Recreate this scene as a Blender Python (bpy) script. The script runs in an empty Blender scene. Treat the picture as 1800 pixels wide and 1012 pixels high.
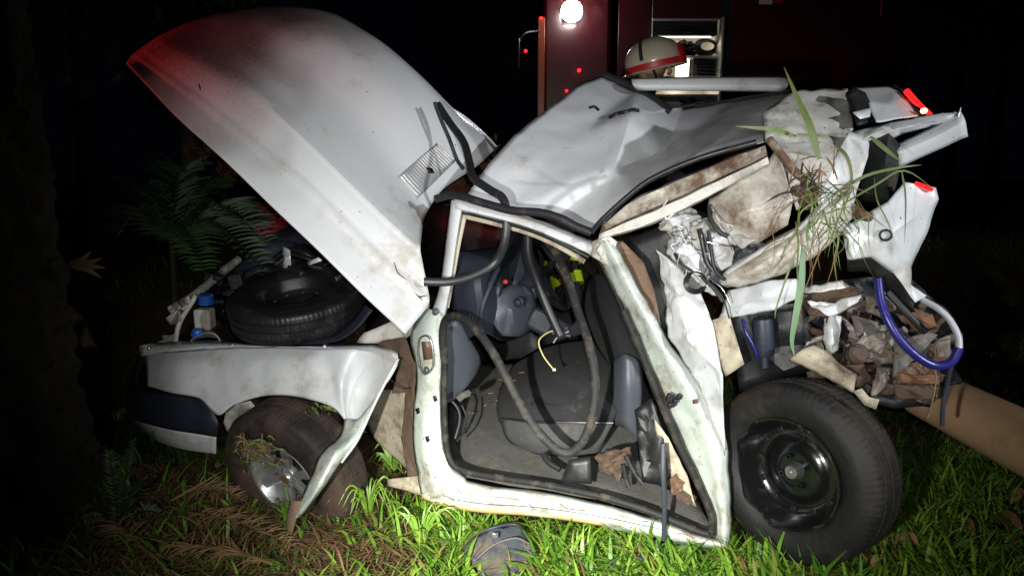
import bpy, bmesh, math, random
import numpy as np
from mathutils import Vector, Matrix, Quaternion, noise
from mathutils.bvhtree import BVHTree

rnd = random.Random(7)
R = math.radians
sc = bpy.context.scene
C = sc.collection

# ------------------------------------------------------------------ camera
CAM = Vector((0, 0, 1.35))
PITCH = R(9.3)
F = 1200.0
cd = bpy.data.cameras.new('camera'); cam = bpy.data.objects.new('camera', cd); C.objects.link(cam)
cam.location = CAM; cam.rotation_euler = (math.pi/2 - PITCH, 0, 0)
cd.sensor_width = 36; cd.lens = 36*F/1800; cd.clip_start = .05; cd.clip_end = 500
sc.camera = cam
# ------------------------------------------------------------------ night sky, lamp beam, exposure
w = bpy.data.worlds.new('World'); sc.world = w; w.use_nodes = True
wn = w.node_tree.nodes; bg = wn['Background']
bg.inputs[0].default_value = (.25, .33, .62, 1); bg.inputs[1].default_value = .0018
def lamp(name, kind, loc, energy, color=(1, 1, 1), target=None, size=.05, spot=None, blend=.5):
    l = bpy.data.lights.new(name, kind); o = bpy.data.objects.new(name, l); C.objects.link(o)
    o.location = loc; l.energy = energy; l.color = color
    if kind in ('POINT', 'SPOT'): l.shadow_soft_size = size
    if kind == 'SPOT': l.spot_size = R(spot); l.spot_blend = blend
    if target is not None:
        o.rotation_euler = (Vector(target) - Vector(loc)).to_track_quat('-Z', 'Y').to_euler()
    return o
# hand torch held low, left of the camera: lights the doorway, sill and grass
lamp('torch_beam', 'SPOT', (-.42, -.15, 1.20), 240, (1, .985, .93), (.02, 2.35, .52), .03, 77, 1)
lamp('torch_core', 'SPOT', (-.42, -.15, 1.20), 760, (1, .985, .90), (.02, 2.15, -.06), .03, 44, 1.0)
# flash of the phone that took the photograph
lamp('phone_flash', 'SPOT', (.03, -.02, 1.39), 118, (.97, .98, 1), (.12, 2.4, .90), .012, 70, 1)
# rescue floodlight off to the right behind the camera: lights hood, roof and crushed rear
lamp('rescue_floodlight', 'SPOT', (3.4, -1.6, 2.15), 760, (.92, .955, 1), (.45, 2.45, 1.12), .05, 30, 1)
# red beacon of a vehicle parked behind the camera, seen as the red light on the hood
lamp('red_beacon_light', 'SPOT', (-3.4, .6, 2.5), 150, (1, .05, .06), (-1.32, 2.7, 1.74), .1, 17, 1)
vs = sc.view_settings
vs.view_transform = 'Standard'; vs.look = 'None'; vs.gamma = 1; vs.exposure = 0; vs.use_curve_mapping = False
sc.render.engine = 'CYCLES'; sc.cycles.max_bounces = 6; sc.cycles.use_denoising = True

# ------------------------------------------------------------------ geometry helpers
SP, CP = math.sin(PITCH), math.cos(PITCH)
def ray(px, py):
    u = (px-900)/F; v = (506-py)/F
    return Vector((u, CP+v*SP, -SP+v*CP))
def P(px, py, d):                       # point of the photograph at distance d along +Y
    r = ray(px, py); return CAM + r*(d/r.y)
def S(px, py, o=0):                     # point on the (offset) plane of the car's near side
    r = ray(px, py); return CAM + r*((2.49+o)/(r.y+.42*r.x))
SIDE_N = Vector((-.42, -1, 0)).normalized()     # towards the camera
ALONG = Vector((1, -.42, 0)).normalized()       # car front -> rear
def groundz(x, y):
    z = -.06 + .06*max(-2.5, min(2.5, x)) - .05*(min(y, 4)-2.4)
    t = max(0, min(1, (y-4.0)/1.6)); z += .75*t*t*(3-2*t)
    z += .022*noise.noise(Vector((x*1.7, y*1.7, 3))) + .012*noise.noise(Vector((x*5, y*5, 9)))
    return z

def finish(me, smooth=True, ang=32):
    if smooth:
        me.polygons.foreach_set('use_smooth', [True]*len(me.polygons))
        try: me.set_sharp_from_angle(angle=R(ang))
        except Exception: pass
def root_loc(o):
    l = Vector((0, 0, 0))
    while o is not None:
        l = l + o.location; o = o.parent
    return l
def obj(name, verts, faces, mat, parent=None, smooth=True, ang=32, solid=0, origin=None):
    verts = [Vector(v) for v in verts]
    base = root_loc(parent) if parent else Vector((0, 0, 0))
    if origin is None:
        c = sum(verts, Vector())/max(1, len(verts)); org = Vector((c.x, c.y, min(v.z for v in verts))) if not parent else c
    else: org = Vector(origin)
    me = bpy.data.meshes.new(name)
    me.from_pydata([v-org for v in verts], [], faces); me.update()
    finish(me, smooth, ang)
    for m in (mat if isinstance(mat, (list, tuple)) else [mat]): me.materials.append(m)
    o = bpy.data.objects.new(name, me); C.objects.link(o)
    o.location = org - base
    if parent: o.parent = parent
    if solid:
        s = o.modifiers.new('thickness', 'SOLIDIFY'); s.thickness = solid; s.offset = 0
    return o
def tag(o, label, cat=None, group=None, kind=None):
    if label: o['label'] = label
    if cat: o['category'] = cat
    if group: o['group'] = group
    if kind: o['kind'] = kind
    return o
def thing(name, loc, label, cat, group=None):
    o = bpy.data.objects.new(name, None); C.objects.link(o); o.location = loc
    o.empty_display_size = .1
    return tag(o, label, cat, group)

def cr(p0, p1, p2, p3, t):
    return .5*((2*p1)+(-p0+p2)*t+(2*p0-5*p1+4*p2-p3)*t*t+(-p0+3*p1-3*p2+p3)*t*t*t)
def smooth_path(pts, n):
    out = []; L = len(pts)
    for i in range(L-1):
        p0 = pts[i-1] if i else pts[0]*2-pts[1]
        p3 = pts[i+2] if i+2 < L else pts[-1]*2-pts[-2]
        for k in range(n): out.append(cr(p0, pts[i], pts[i+1], p3, k/n))
    out.append(pts[-1]); return out
def lin_path(pts, n):
    out = []
    for i in range(len(pts)-1):
        for k in range(n): out.append(pts[i].lerp(pts[i+1], k/n))
    out.append(pts[-1]); return out
def crump(v, sc_=6, seed=0):
    q = v*sc_ + Vector((seed*7.3, seed*3.1, seed*1.7))
    return (1-2*abs(noise.noise(q))) + .5*(1-2*abs(noise.noise(q*2.1))) - .6
def grid(rows, nu=4, nv=4, umode='s', vmode='s', amp=0, scale=6, seed=0, edge_keep=False):
    fu = smooth_path if umode == 's' else lin_path
    fv = smooth_path if vmode == 's' else lin_path
    rr = [fu(list(r), nu) for r in rows]
    cols = list(zip(*rr)); cc = [fv(list(c), nv) for c in cols]
    m, n = len(cc[0]), len(cc)
    V = [cc[j][i].copy() for i in range(m) for j in range(n)]
    if amp:
        W = []
        for i in range(m):
            for j in range(n):
                a = V[i*n+min(n-1, j+1)]-V[i*n+max(0, j-1)]; b = V[min(m-1, i+1)*n+j]-V[max(0, i-1)*n+j]
                nn = a.cross(b)
                if nn.length > 1e-9: nn.normalize()
                k = 1
                if edge_keep: k = min(1, min(i, m-1-i, j, n-1-j)/3)
                v = V[i*n+j]
                W.append(v + nn*amp*crump(v, scale, seed)*k)
        V = W
    Fc = [(i*n+j, i*n+j+1, (i+1)*n+j+1, (i+1)*n+j) for i in range(m-1) for j in range(n-1)]
    return V, Fc
def sheet(name, rows, mat, parent=None, solid=.002, **kw):
    ang = kw.pop('ang', 32)
    V, Fc = grid(rows, **kw)
    return obj(name, V, Fc, mat, parent, solid=solid, ang=ang)
def poly(name, pts, mat, parent=None, solid=.003, cuts=3, amp=0, scale=8, seed=0, ang=30):
    bm = bmesh.new(); vs_ = [bm.verts.new(p) for p in pts]
    f = bm.faces.new(vs_); bmesh.ops.triangulate(bm, faces=[f])
    for _ in range(cuts):
        bmesh.ops.subdivide_edges(bm, edges=[e for e in bm.edges if e.calc_length() > .035], cuts=1, use_grid_fill=False)
        bmesh.ops.triangulate(bm, faces=bm.faces[:])
    bm.normal_update()
    V = [v.co + v.normal*amp*crump(v.co, scale, seed) if amp else v.co.copy() for v in bm.verts]
    bm.verts.index_update()
    Fc = [tuple(v.index for v in f.verts) for f in bm.faces]; bm.free()
    return obj(name, V, Fc, mat, parent, solid=solid, ang=ang)
def tris(name, pts, faces, mat, parent=None, solid=.002, cuts=3, amp=0, scale=7, seed=0, ang=24, relax=0):
    bm = bmesh.new(); vs_ = [bm.verts.new(p) for p in pts]
    for f in faces: bm.faces.new([vs_[i] for i in f])
    bmesh.ops.recalc_face_normals(bm, faces=bm.faces[:])
    for _ in range(cuts):
        bmesh.ops.subdivide_edges(bm, edges=bm.edges[:], cuts=1, use_grid_fill=True)
    for _ in range(relax):
        bmesh.ops.smooth_vert(bm, verts=[v for v in bm.verts if not v.is_boundary], factor=.5, use_axis_x=True, use_axis_y=True, use_axis_z=True)
    bm.normal_update()
    V = [v.co + v.normal*amp*crump(v.co, scale, seed) if amp else v.co.copy() for v in bm.verts]
    bm.verts.index_update()
    Fc = [tuple(v.index for v in f.verts) for f in bm.faces]; bm.free()
    return obj(name, V, Fc, mat, parent, solid=solid, ang=ang)
def sweep(pts, ra, rb=None, n=8, view=True, taper=None):
    """tube or flat band; ra across (perpendicular to the view), rb towards the view"""
    rb = rb or ra; V = []; Fc = []; L = len(pts)
    for i, p in enumerate(pts):
        t = (pts[min(L-1, i+1)]-pts[max(0, i-1)]).normalized()
        vdir = (CAM-p).normalized() if view else Vector((0, 0, 1))
        a = t.cross(vdir)
        if a.length < 1e-4: a = t.cross(Vector((1, .1, 0)))
        a.normalize(); b = t.cross(a).normalized()
        k = taper(i/(L-1)) if taper else 1
        for s in range(n):
            q = 2*math.pi*s/n; V.append(p + a*ra*k*math.cos(q) + b*rb*k*math.sin(q))
    for i in range(L-1):
        for s in range(n):
            Fc.append((i*n+s, i*n+(s+1) % n, (i+1)*n+(s+1) % n, (i+1)*n+s))
    Fc.append(tuple(range(n-1, -1, -1))); Fc.append(tuple((L-1)*n+s for s in range(n)))
    return V, Fc
def tube(name, pts, ra, mat, parent=None, rb=None, n=8, k=5, **kw):
    V, Fc = sweep(smooth_path([Vector(p) for p in pts], k), ra, rb, n, **kw)
    return obj(name, V, Fc, mat, parent, ang=50)
def box_vf(c, sx, sy, sz, M=None):
    c = Vector(c); V = []
    for x in (-1, 1):
        for y in (-1, 1):
            for z in (-1, 1):
                v = Vector((x*sx/2, y*sy/2, z*sz/2)); V.append(c + (M @ v if M else v))
    return V, [(0, 1, 3, 2), (4, 6, 7, 5), (0, 4, 5, 1), (2, 3, 7, 6), (0, 2, 6, 4), (1, 5, 7, 3)]
class MB:
    def __init__(s): s.V = []; s.F = []
    def add(s, vf):
        k = len(s.V); s.V += list(vf[0]); s.F += [tuple(i+k for i in f) for f in vf[1]]; return s
    def box(s, *a, **k): return s.add(box_vf(*a, **k))
    def tube(s, pts, ra, k=4, **kw): return s.add(sweep(smooth_path([Vector(p) for p in pts], k), ra, **kw))
    def build(s, name, mat, parent=None, **kw): return obj(name, s.V, s.F, mat, parent, **kw)
def bevel(o, wdt=.006, seg=2):
    m = o.modifiers.new('bevel', 'BEVEL'); m.width = wdt; m.segments = seg; m.limit_method = 'ANGLE'; return o
def lathe(prof, c, n_axis, segs=64, mod=None, closed=False, up=Vector((0, 0, 1))):
    n_axis = Vector(n_axis).normalized(); a = up.cross(n_axis).normalized(); b = n_axis.cross(a)
    V = []; Fc = []; m = len(prof)
    for s in range(segs):
        q = 2*math.pi*s/segs
        for i, (r, z) in enumerate(prof):
            if mod: r, z = mod(i, q, r, z)
            V.append(c + (a*math.cos(q)+b*math.sin(q))*r + n_axis*z)
    for s in range(segs):
        t = (s+1) % segs
        for i in range(m-1 if not closed else m):
            j = (i+1) % m
            Fc.append((s*m+i, t*m+i, t*m+j, s*m+j))
    return V, Fc
def bvh_of(o):
    me = o.data; M = root_loc(o)
    return BVHTree.FromPolygons([v.co+M for v in me.vertices], [tuple(p.vertices) for p in me.polygons])
def onto(b, px, py, off=.002):
    r = ray(px, py).normalized(); h = b.ray_cast(CAM, r)
    if h[0] is None: return None, None
    n = h[1] if h[1].dot(r) < 0 else -h[1]
    return h[0]+n*off, n

# ------------------------------------------------------------------ materials
def mat(name, col, rough=.5, metal=0, dirt=None, dirt_amt=.35, dscale=5, bump=.1, bscale=30, coat=0, var=.15, spec=.5, speck=0, emit=None, estr=0, grime=0):
    m = bpy.data.materials.new(name); m.use_nodes = True
    nt = m.node_tree; N = nt.nodes; L = nt.links; b = N['Principled BSDF']
    tc = N.new('ShaderNodeTexCoord'); geo = N.new('ShaderNodeNewGeometry')
    pos = geo.outputs['Position']
    b.inputs['Roughness'].default_value = rough; b.inputs['Metallic'].default_value = metal
    b.inputs['Coat Weight'].default_value = coat; b.inputs['Coat Roughness'].default_value = .12
    b.inputs['Specular IOR Level'].default_value = spec
    def nz(scale, detail=6, r=.6):
        n = N.new('ShaderNodeTexNoise'); n.inputs['Scale'].default_value = scale; n.inputs['Detail'].default_value = detail
        n.inputs['Roughness'].default_value = r; L.new(pos, n.inputs['Vector']); return n.outputs['Fac']
    def ramp(fac, a, c):
        r = N.new('ShaderNodeValToRGB'); r.color_ramp.elements[0].position = a; r.color_ramp.elements[1].position = c
        L.new(fac, r.inputs[0]); return r.outputs[0]
    def mix(f, a, c):
        x = N.new('ShaderNodeMix'); x.data_type = 'RGBA'
        if isinstance(f, float): x.inputs[0].default_value = f
        else: L.new(f, x.inputs[0])
        for s, v in ((6, a), (7, c)):
            if isinstance(v, tuple): x.inputs[s].default_value = (*v[:3], 1)
            else: L.new(v, x.inputs[s])
        return x.outputs[2]
    out = mix(nz(bscale*.23+1.1), tuple(c*(1-var) for c in col), tuple(min(1, c*(1+var)) for c in col))
    if grime: out = mix(ramp(nz(2.3, 8, .65), .45, .8), out, mix(float(grime), col, (.22, .17, .11)))
    if dirt:
        t = 1-dirt_amt
        f = ramp(nz(dscale, 10, .68), max(0, t-.06), min(1, t+.14))
        out = mix(f, out, dirt)
        r2 = N.new('ShaderNodeMath'); r2.operation = 'MULTIPLY_ADD'; L.new(f, r2.inputs[0])
        r2.inputs[1].default_value = max(0, .85-rough); r2.inputs[2].default_value = rough; L.new(r2.outputs[0], b.inputs['Roughness'])
    if speck:
        f = ramp(nz(75, 3, .6), .72-speck, .76-speck); out = mix(f, out, (.09, .06, .035))
    L.new(out, b.inputs['Base Color'])
    if bump:
        bp = N.new('ShaderNodeBump'); bp.inputs['Strength'].default_value = bump; bp.inputs['Distance'].default_value = .01
        L.new(nz(bscale, 5), bp.inputs['Height']); L.new(bp.outputs[0], b.inputs['Normal'])
    if emit:
        b.inputs['Emission Color'].default_value = (*emit, 1); b.inputs['Emission Strength'].default_value = estr
    return m
MUD = (.095, .062, .042); RUST = (.125, .068, .04)
M = {}
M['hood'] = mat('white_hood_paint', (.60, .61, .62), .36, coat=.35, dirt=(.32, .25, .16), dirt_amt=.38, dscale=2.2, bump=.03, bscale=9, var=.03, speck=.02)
M['white'] = mat('white_paint', (.64, .655, .66), .33, coat=.35, dirt=(.33, .25, .16), dirt_amt=.41, dscale=3.5, bump=.05, bscale=14, var=.05, speck=.03)
M['white_mud'] = mat('muddy_white_paint', (.60, .585, .53), .42, dirt=MUD, dirt_amt=.44, dscale=6, bump=.12, bscale=30, var=.08, speck=.06, grime=.5)
M['green_white'] = mat('greenish_white_primer', (.58, .64, .58), .38, coat=.25, dirt=(.2, .13, .07), dirt_amt=.46, dscale=7, bump=.06, bscale=18, var=.05, speck=.05)
M['cream'] = mat('cream_bare_panel', (.52, .46, .34), .55, dirt=MUD, dirt_amt=.45, dscale=7, bump=.15, bscale=35, speck=.06)
M['roof'] = mat('roof_paint', (.66, .67, .69), .32, coat=.35, dirt=(.24, .17, .1), dirt_amt=.33, dscale=3, bump=.05, bscale=12, var=.05, speck=.03)
M['mud'] = mat('dried_mud', MUD, .9, dirt=(.3, .2, .12), dirt_amt=.35, dscale=14, bump=.6, bscale=40, var=.35)
M['mudmetal'] = mat('muddy_crushed_metal', (.14, .112, .09), .55, dirt=(.36, .31, .26), dirt_amt=.48, dscale=12, bump=.3, bscale=30, var=.4)
M['rust'] = mat('rusty_steel', RUST, .8, dirt=(.45, .4, .33), dirt_amt=.38, dscale=12, bump=.35, bscale=45, var=.4)
M['rubber'] = mat('black_rubber', (.014, .014, .016), .42, dirt=(.07, .055, .04), dirt_amt=.36, dscale=14, bump=.08, bscale=50, var=.2)
M['seal'] = mat('dusty_rubber_seal', (.016, .016, .016), .62, spec=.3, dirt=(.085, .07, .05), dirt_amt=.44, dscale=20, bump=.1, bscale=60, var=.2)
M['tyre'] = mat('muddy_tyre_rubber', (.014, .013, .0125), .75, dirt=(.07, .045, .03), dirt_amt=.56, dscale=5, bump=.25, bscale=60, var=.25)
M['tyre_rear'] = mat('worn_tyre_rubber', (.011, .0105, .0105), .62, dirt=(.05, .035, .025), dirt_amt=.46, dscale=4, bump=.2, bscale=60, var=.25)
M['blackrim'] = mat('black_painted_steel', (.008, .008, .009), .22, coat=.6, dirt=(.06, .04, .025), dirt_amt=.36, dscale=9, bump=.12, bscale=25)
M['alloy'] = mat('silver_alloy', (.62, .62, .62), .35, metal=.75, dirt=(.2, .13, .08), dirt_amt=.40, dscale=9, bump=.05, var=.06)
M['steel'] = mat('bare_steel', (.5, .5, .5), .35, metal=.9, dirt=(.2, .12, .07), dirt_amt=.4, dscale=20)
M['navy'] = mat('dark_blue_grey_plastic', (.022, .026, .042), .5, dirt=(.1, .075, .05), dirt_amt=.32, dscale=5, bump=.08, bscale=120)
M['dash'] = mat('blue_grey_dashboard_plastic', (.019, .023, .032), .5, dirt=(.12, .1, .08), dirt_amt=.3, dscale=8, bump=.12, bscale=160)
M['dashlight'] = mat('grey_trim_plastic', (.055, .062, .075), .45, dirt=(.1, .085, .07), dirt_amt=.33, dscale=8, bump=.08, bscale=120)
M['charcoal'] = mat('charcoal_plastic', (.016,.016,.018), .55, dirt=(.08,.06,.045), dirt_amt=.4, dscale=9, bump=.1)
M['rail'] = mat('mud_smeared_panel', (.60,.575,.51), .42, dirt=(.17,.10,.055), dirt_amt=.47, dscale=7, bump=.15, bscale=35, speck=.05)
M['rail_mud'] = mat('mud_caked_panel', (.56,.52,.44), .5, dirt=(.12,.075,.045), dirt_amt=.60, dscale=6, bump=.25, bscale=40, speck=.08)
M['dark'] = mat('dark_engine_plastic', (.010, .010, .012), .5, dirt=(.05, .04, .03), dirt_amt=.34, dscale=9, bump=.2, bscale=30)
M['cloth'] = mat('dark_seat_cloth', (.018, .018, .020), .95, dirt=(.1, .085, .065), dirt_amt=.36, dscale=9, bump=.5, bscale=300, var=.2)
M['clothlight'] = mat('grey_seat_side_cloth', (.06, .063, .063), .9, dirt=(.14, .11, .08), dirt_amt=.38, dscale=10, bump=.4, bscale=250, var=.2)
M['carpet'] = mat('dirty_grey_carpet', (.075, .074, .068), .95, dirt=(.15, .12, .08), dirt_amt=.42, dscale=9, bump=.7, bscale=160, var=.35, speck=.08)
M['fibre'] = mat('brown_fibreboard', (.22, .145, .095), .85, dirt=(.08, .05, .03), dirt_amt=.4, dscale=13, bump=.4, bscale=40, var=.25)
M['chrome'] = mat('broken_bright_trim', (.7, .7, .72), .15, metal=.9, dirt=(.2, .15, .1), dirt_amt=.35, dscale=16)
M['bottle'] = mat('cloudy_plastic_bottle', (.42, .41, .36), .45, dirt=(.16, .12, .08), dirt_amt=.4, dscale=10)
M['bluecap'] = mat('blue_plastic_cap', (.012, .10, .42), .4, var=.05)
M['bluehose'] = mat('blue_rubber_hose', (.018, .018, .16), .3, dirt=(.12, .1, .12), dirt_amt=.33, dscale=12, var=.1)
M['greyhose'] = mat('pale_grey_hose', (.5, .5, .54), .4, dirt=(.2, .16, .12), dirt_amt=.36, dscale=14)
M['greenpipe'] = mat('pale_green_stalk', (.17, .28, .15), .5, dirt=(.2, .2, .1), dirt_amt=.35, dscale=14)
M['post'] = mat('tan_painted_post', (.62, .40, .23), .5, dirt=(.3, .18, .1), dirt_amt=.36, dscale=3, bump=.1, bscale=20, var=.12)
M['orange'] = mat('orange_lens', (.5, .12, .02), .3)
M['redlens'] = mat('lit_red_tail_lens', (.5, .01, .015), .2, emit=(1, .02, .02), estr=1.1)
M['redhot'] = mat('lit_tail_bulb', (.6, .1, .05), .2, emit=(1, .25, .15), estr=6)
M['truck'] = mat('dark_red_truck_paint', (.055, .003, .006), .4, coat=.3, dirt=(.08, .02, .02), dirt_amt=.35, dscale=2, var=.15)
M['truckdark'] = mat('dark_truck_trim', (.012, .012, .013), .5)
M['shelf'] = mat('aluminium_shelf', (.55, .54, .5), .4, metal=.3)
M['helmet'] = mat('cream_helmet_shell', (.55, .48, .36), .4, coat=.4, dirt=(.2, .15, .1), dirt_amt=.32, dscale=14)
M['redband'] = mat('red_helmet_band', (.5, .02, .02), .4)
M['uniform'] = mat('dark_uniform_cloth', (.016, .016, .018), .9, bump=.3, bscale=60)
M['hivis'] = mat('yellow_green_hivis_tape', (.50, .72, .02), .5, emit=None)
M['skin'] = mat('skin', (.36, .2, .13), .55)
M['tape'] = mat('pale_reflective_tape', (.75, .75, .72), .4)
M['soil'] = mat('red_brown_soil', (.085, .036, .018), .95, dirt=(.035, .045, .012), dirt_amt=.5, dscale=8, bump=.9, bscale=28, var=.45)
M['bark'] = mat('dark_rough_bark', (.03, .021, .016), .95, dirt=(.03, .04, .015), dirt_amt=.45, dscale=7, bump=1, bscale=22, var=.4)
M['white_led'] = mat('lit_floodlight', (1, 1, 1), .3, emit=(1, .97, .92), estr=60)
M['blue_led'] = mat('lit_blue_beacon', (.02, .04, .5), .3, emit=(.08, .12, 1), estr=7)
M['red_led'] = mat('lit_red_marker', (.5, .01, .01), .3, emit=(1, .015, .02), estr=3)
M['reflector_glow'] = mat('dim_orange_reflector', (.22, .05, .025), .3, emit=(1, .22, .08), estr=.022)  # a reflector, not a lamp: its returned light is put in as emission
M['warm_led'] = mat('lit_compartment_lamp', (1, .9, .75), .3, emit=(1, .88, .68), estr=3.0)
M['redcloth'] = mat('red_cloth', (.35, .012, .03), .7)

def leafmat(name, c1, c2, rough=.5, trans=.25, tipbrown=0):
    m = bpy.data.materials.new(name); m.use_nodes = True; nt = m.node_tree; N = nt.nodes; L = nt.links
    b = N['Principled BSDF']; g = N.new('ShaderNodeNewGeometry')
    r = N.new('ShaderNodeValToRGB'); r.color_ramp.elements[0].color = (*c1, 1); r.color_ramp.elements[1].color = (*c2, 1)
    L.new(g.outputs['Random Per Island'], r.inputs[0])
    if tipbrown:
        e = r.color_ramp.elements.new(.93); e.color = (*c2, 1)
        r.color_ramp.elements[-1].color = (.24, .16, .05, 1)
    L.new(r.outputs[0], b.inputs['Base Color']); b.inputs['Roughness'].default_value = rough
    t = N.new('ShaderNodeBsdfTranslucent'); L.new(r.outputs[0], t.inputs[0])
    mx = N.new('ShaderNodeMixShader'); mx.inputs[0].default_value = trans
    L.new(b.outputs[0], mx.inputs[1]); L.new(t.outputs[0], mx.inputs[2]); L.new(mx.outputs[0], N['Material Output'].inputs[0])
    return m
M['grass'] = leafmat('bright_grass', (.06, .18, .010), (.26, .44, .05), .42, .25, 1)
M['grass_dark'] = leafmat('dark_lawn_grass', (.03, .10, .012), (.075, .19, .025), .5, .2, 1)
M['straw'] = leafmat('dry_brown_litter', (.10, .05, .022), (.28, .17, .075), .8, .1)
M['palm'] = leafmat('palm_green', (.012, .035, .008), (.03, .075, .014), .45, .2)
M['foliage'] = leafmat('dark_foliage', (.03, .05, .02), (.08, .09, .04), .6, .2)
M['tuft'] = leafmat('torn_grass_green', (.07, .15, .03), (.20, .24, .07), .5, .2, 1)
M['dry'] = leafmat('dry_leaf_brown', (.20, .09, .045), (.34, .17, .09), .7, .1)

# ------------------------------------------------------------------ ground
def ground():
    xs = np.concatenate([np.linspace(-60, -6, 14), np.linspace(-5, 5, 130), np.linspace(6, 60, 14)])
    ys = np.concatenate([np.linspace(-30, -1, 8), np.linspace(-.5, 7, 110), np.linspace(8, 120, 20)])
    V = [(x, y, groundz(x, y)) for y in ys for x in xs]; n = len(xs)
    Fc = [(j*n+i, j*n+i+1, (j+1)*n+i+1, (j+1)*n+i) for j in range(len(ys)-1) for i in range(n-1)]
    o = obj('ground', V, Fc, M['soil'], origin=(0, 0, 0)); o['kind'] = 'structure'; return o
ground()
def car_off(x, y): return y-(2.49-.42*x)
def blades(name, n, sampler, hmin, hmax, wmin, wmax, mat_, lean=(.2, .9), flat=0, seed=1, curl=.6):
    r = np.random.default_rng(seed); V = []; Fc = []
    k = 0
    while k < n:
        x, y, sc_ = sampler(r)
        z = groundz(x, y)-.008 + (r.random()*flat)
        h = (hmin+(hmax-hmin)*r.random()**1.5)*sc_; wd = (wmin+(wmax-wmin)*r.random())*.5*(.6+.4*sc_)
        az = r.random()*2*math.pi; dx, dy = math.cos(az), math.sin(az); px, py = -dy, dx
        ln = lean[0]+(lean[1]-lean[0])*r.random()
        b = len(V)
        # a bent blade: base, one third, two thirds, tip
        hor = ver = 0; a = ln*.5
        for s, ww in ((0, .75), (1, 1), (2, .8)):
            V += [(x+dx*hor-px*wd*ww, y+dy*hor-py*wd*ww, z+ver), (x+dx*hor+px*wd*ww, y+dy*hor+py*wd*ww, z+ver)]
            hor += math.sin(a)*h/3; ver += math.cos(a)*h/3; a += curl*(.4+.8*r.random())
        V.append((x+dx*hor, y+dy*hor, z+ver))
        Fc += [(b, b+1, b+3, b+2), (b+2, b+3, b+5, b+4), (b+4, b+5, b+6)]
        k += 1
    me = bpy.data.meshes.new(name); me.from_pydata(V, [], Fc); me.update(); me.materials.append(mat_)
    me.polygons.foreach_set('use_smooth', [True]*len(me.polygons))
    o = bpy.data.objects.new(name, me); C.objects.link(o); o['kind'] = 'stuff'
    return o
def under_car(x, y):
    o = car_off(x, y)
    if -.47 < x < 1.3 and .06 < o < 1.6: return True
    if -2 < x <= -.47 and .75 < o < 1.7: return True
    return False
def bare(x, y):      # bare soil and litter around the front wheel
    t = noise.noise(Vector((x*2.3, y*2.3, 5)))
    return (x < -.50+.15*t and y < 3.5) 
def samp_near(r):
    while True:
        y = 1.35+r.random()**1.3*1.9; x = (r.random()-.5)*1.75*y
        if under_car(x, y) or (abs(x+.046) < .115 and 2.10 < y < 2.42 and r.random() < .86): continue
        b = -.42 + .22*noise.noise(Vector((x*2.3, y*2.3, 5)))
        if x < b and r.random() > .10: continue
        return x, y, .8+.6*abs(noise.noise(Vector((x*3, y*3, 2))))+(.35 if -.3 < car_off(x, y) < .1 else 0)
def samp_right(r):
    while True:
        y = 1.6+r.random()*3.0; x = .75+r.random()*3.2
        if under_car(x, y) and r.random() > .3: continue
        return x, y, .8+.3*r.random()
def samp_left(r):
    while True:
        y = 1.5+r.random()*3.2; x = -.35-r.random()*2.6
        t = noise.noise(Vector((x*3.1, y*3.1, 15)))
        if t < -.02 or under_car(x, y): continue
        return x, y, .7+.4*r.random()
def samp_litter(r):
    while True:
        y = 1.3+r.random()*2.3; x = -.30-r.random()*2.0 + .2*noise.noise(Vector((y*3, 1, 1)))
        if under_car(x, y): continue
        return x, y, 1
def samp_far(r):
    y = 3.6+r.random()**2*14; x = (r.random()-.5)*2.0*y
    if y < 4.6 and under_car(x, y): x += 3
    return x, y, 1
tag(blades('grass', 21000, samp_near, .05, .19, .005, .015, M['grass'], (.3, 1.9), seed=1, curl=.5), 'bright green broad bladed grass in front of the wreck')
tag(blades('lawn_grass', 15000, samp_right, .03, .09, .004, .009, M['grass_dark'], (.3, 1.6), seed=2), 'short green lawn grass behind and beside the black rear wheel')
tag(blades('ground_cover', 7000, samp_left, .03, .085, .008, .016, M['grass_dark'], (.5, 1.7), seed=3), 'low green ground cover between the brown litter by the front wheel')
tag(blades('leaf_litter', 9000, samp_litter, .05, .17, .003, .007, M['straw'], (2.2, 3.1), flat=.045, seed=4, curl=.25), 'dry brown palm litter on red soil by the front wheel')
tag(blades('broad_grass', 2600, samp_near, .06, .15, .014, .026, M['grass'], (.7, 2.0), seed=12, curl=.6), 'broad flat grass leaves among the bright grass')
tag(blades('dead_blades', 2600, samp_near, .05, .16, .003, .008, M['straw'], (1.5, 3.0), flat=.06, seed=6, curl=.3), 'dry brown blades mixed into the bright grass')
def samp_rlitter(r):
    while True:
        y = 1.6+r.random()*2.2; x = .8+r.random()*2.2
        if not under_car(x, y): return x, y, 1
tag(blades('lawn_litter', 1500, samp_rlitter, .03, .10, .004, .014, M['dry'], (1.6, 3.0), flat=.05, seed=16, curl=.3), 'small dead leaves scattered over the lawn right of the rear tyre')
tag(blades('far_grass', 22000, samp_far, .05, .16, .006, .014, M['grass_dark'], (.2, 1.3), seed=5), 'dark grass on the slope beyond the wreck')

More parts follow.
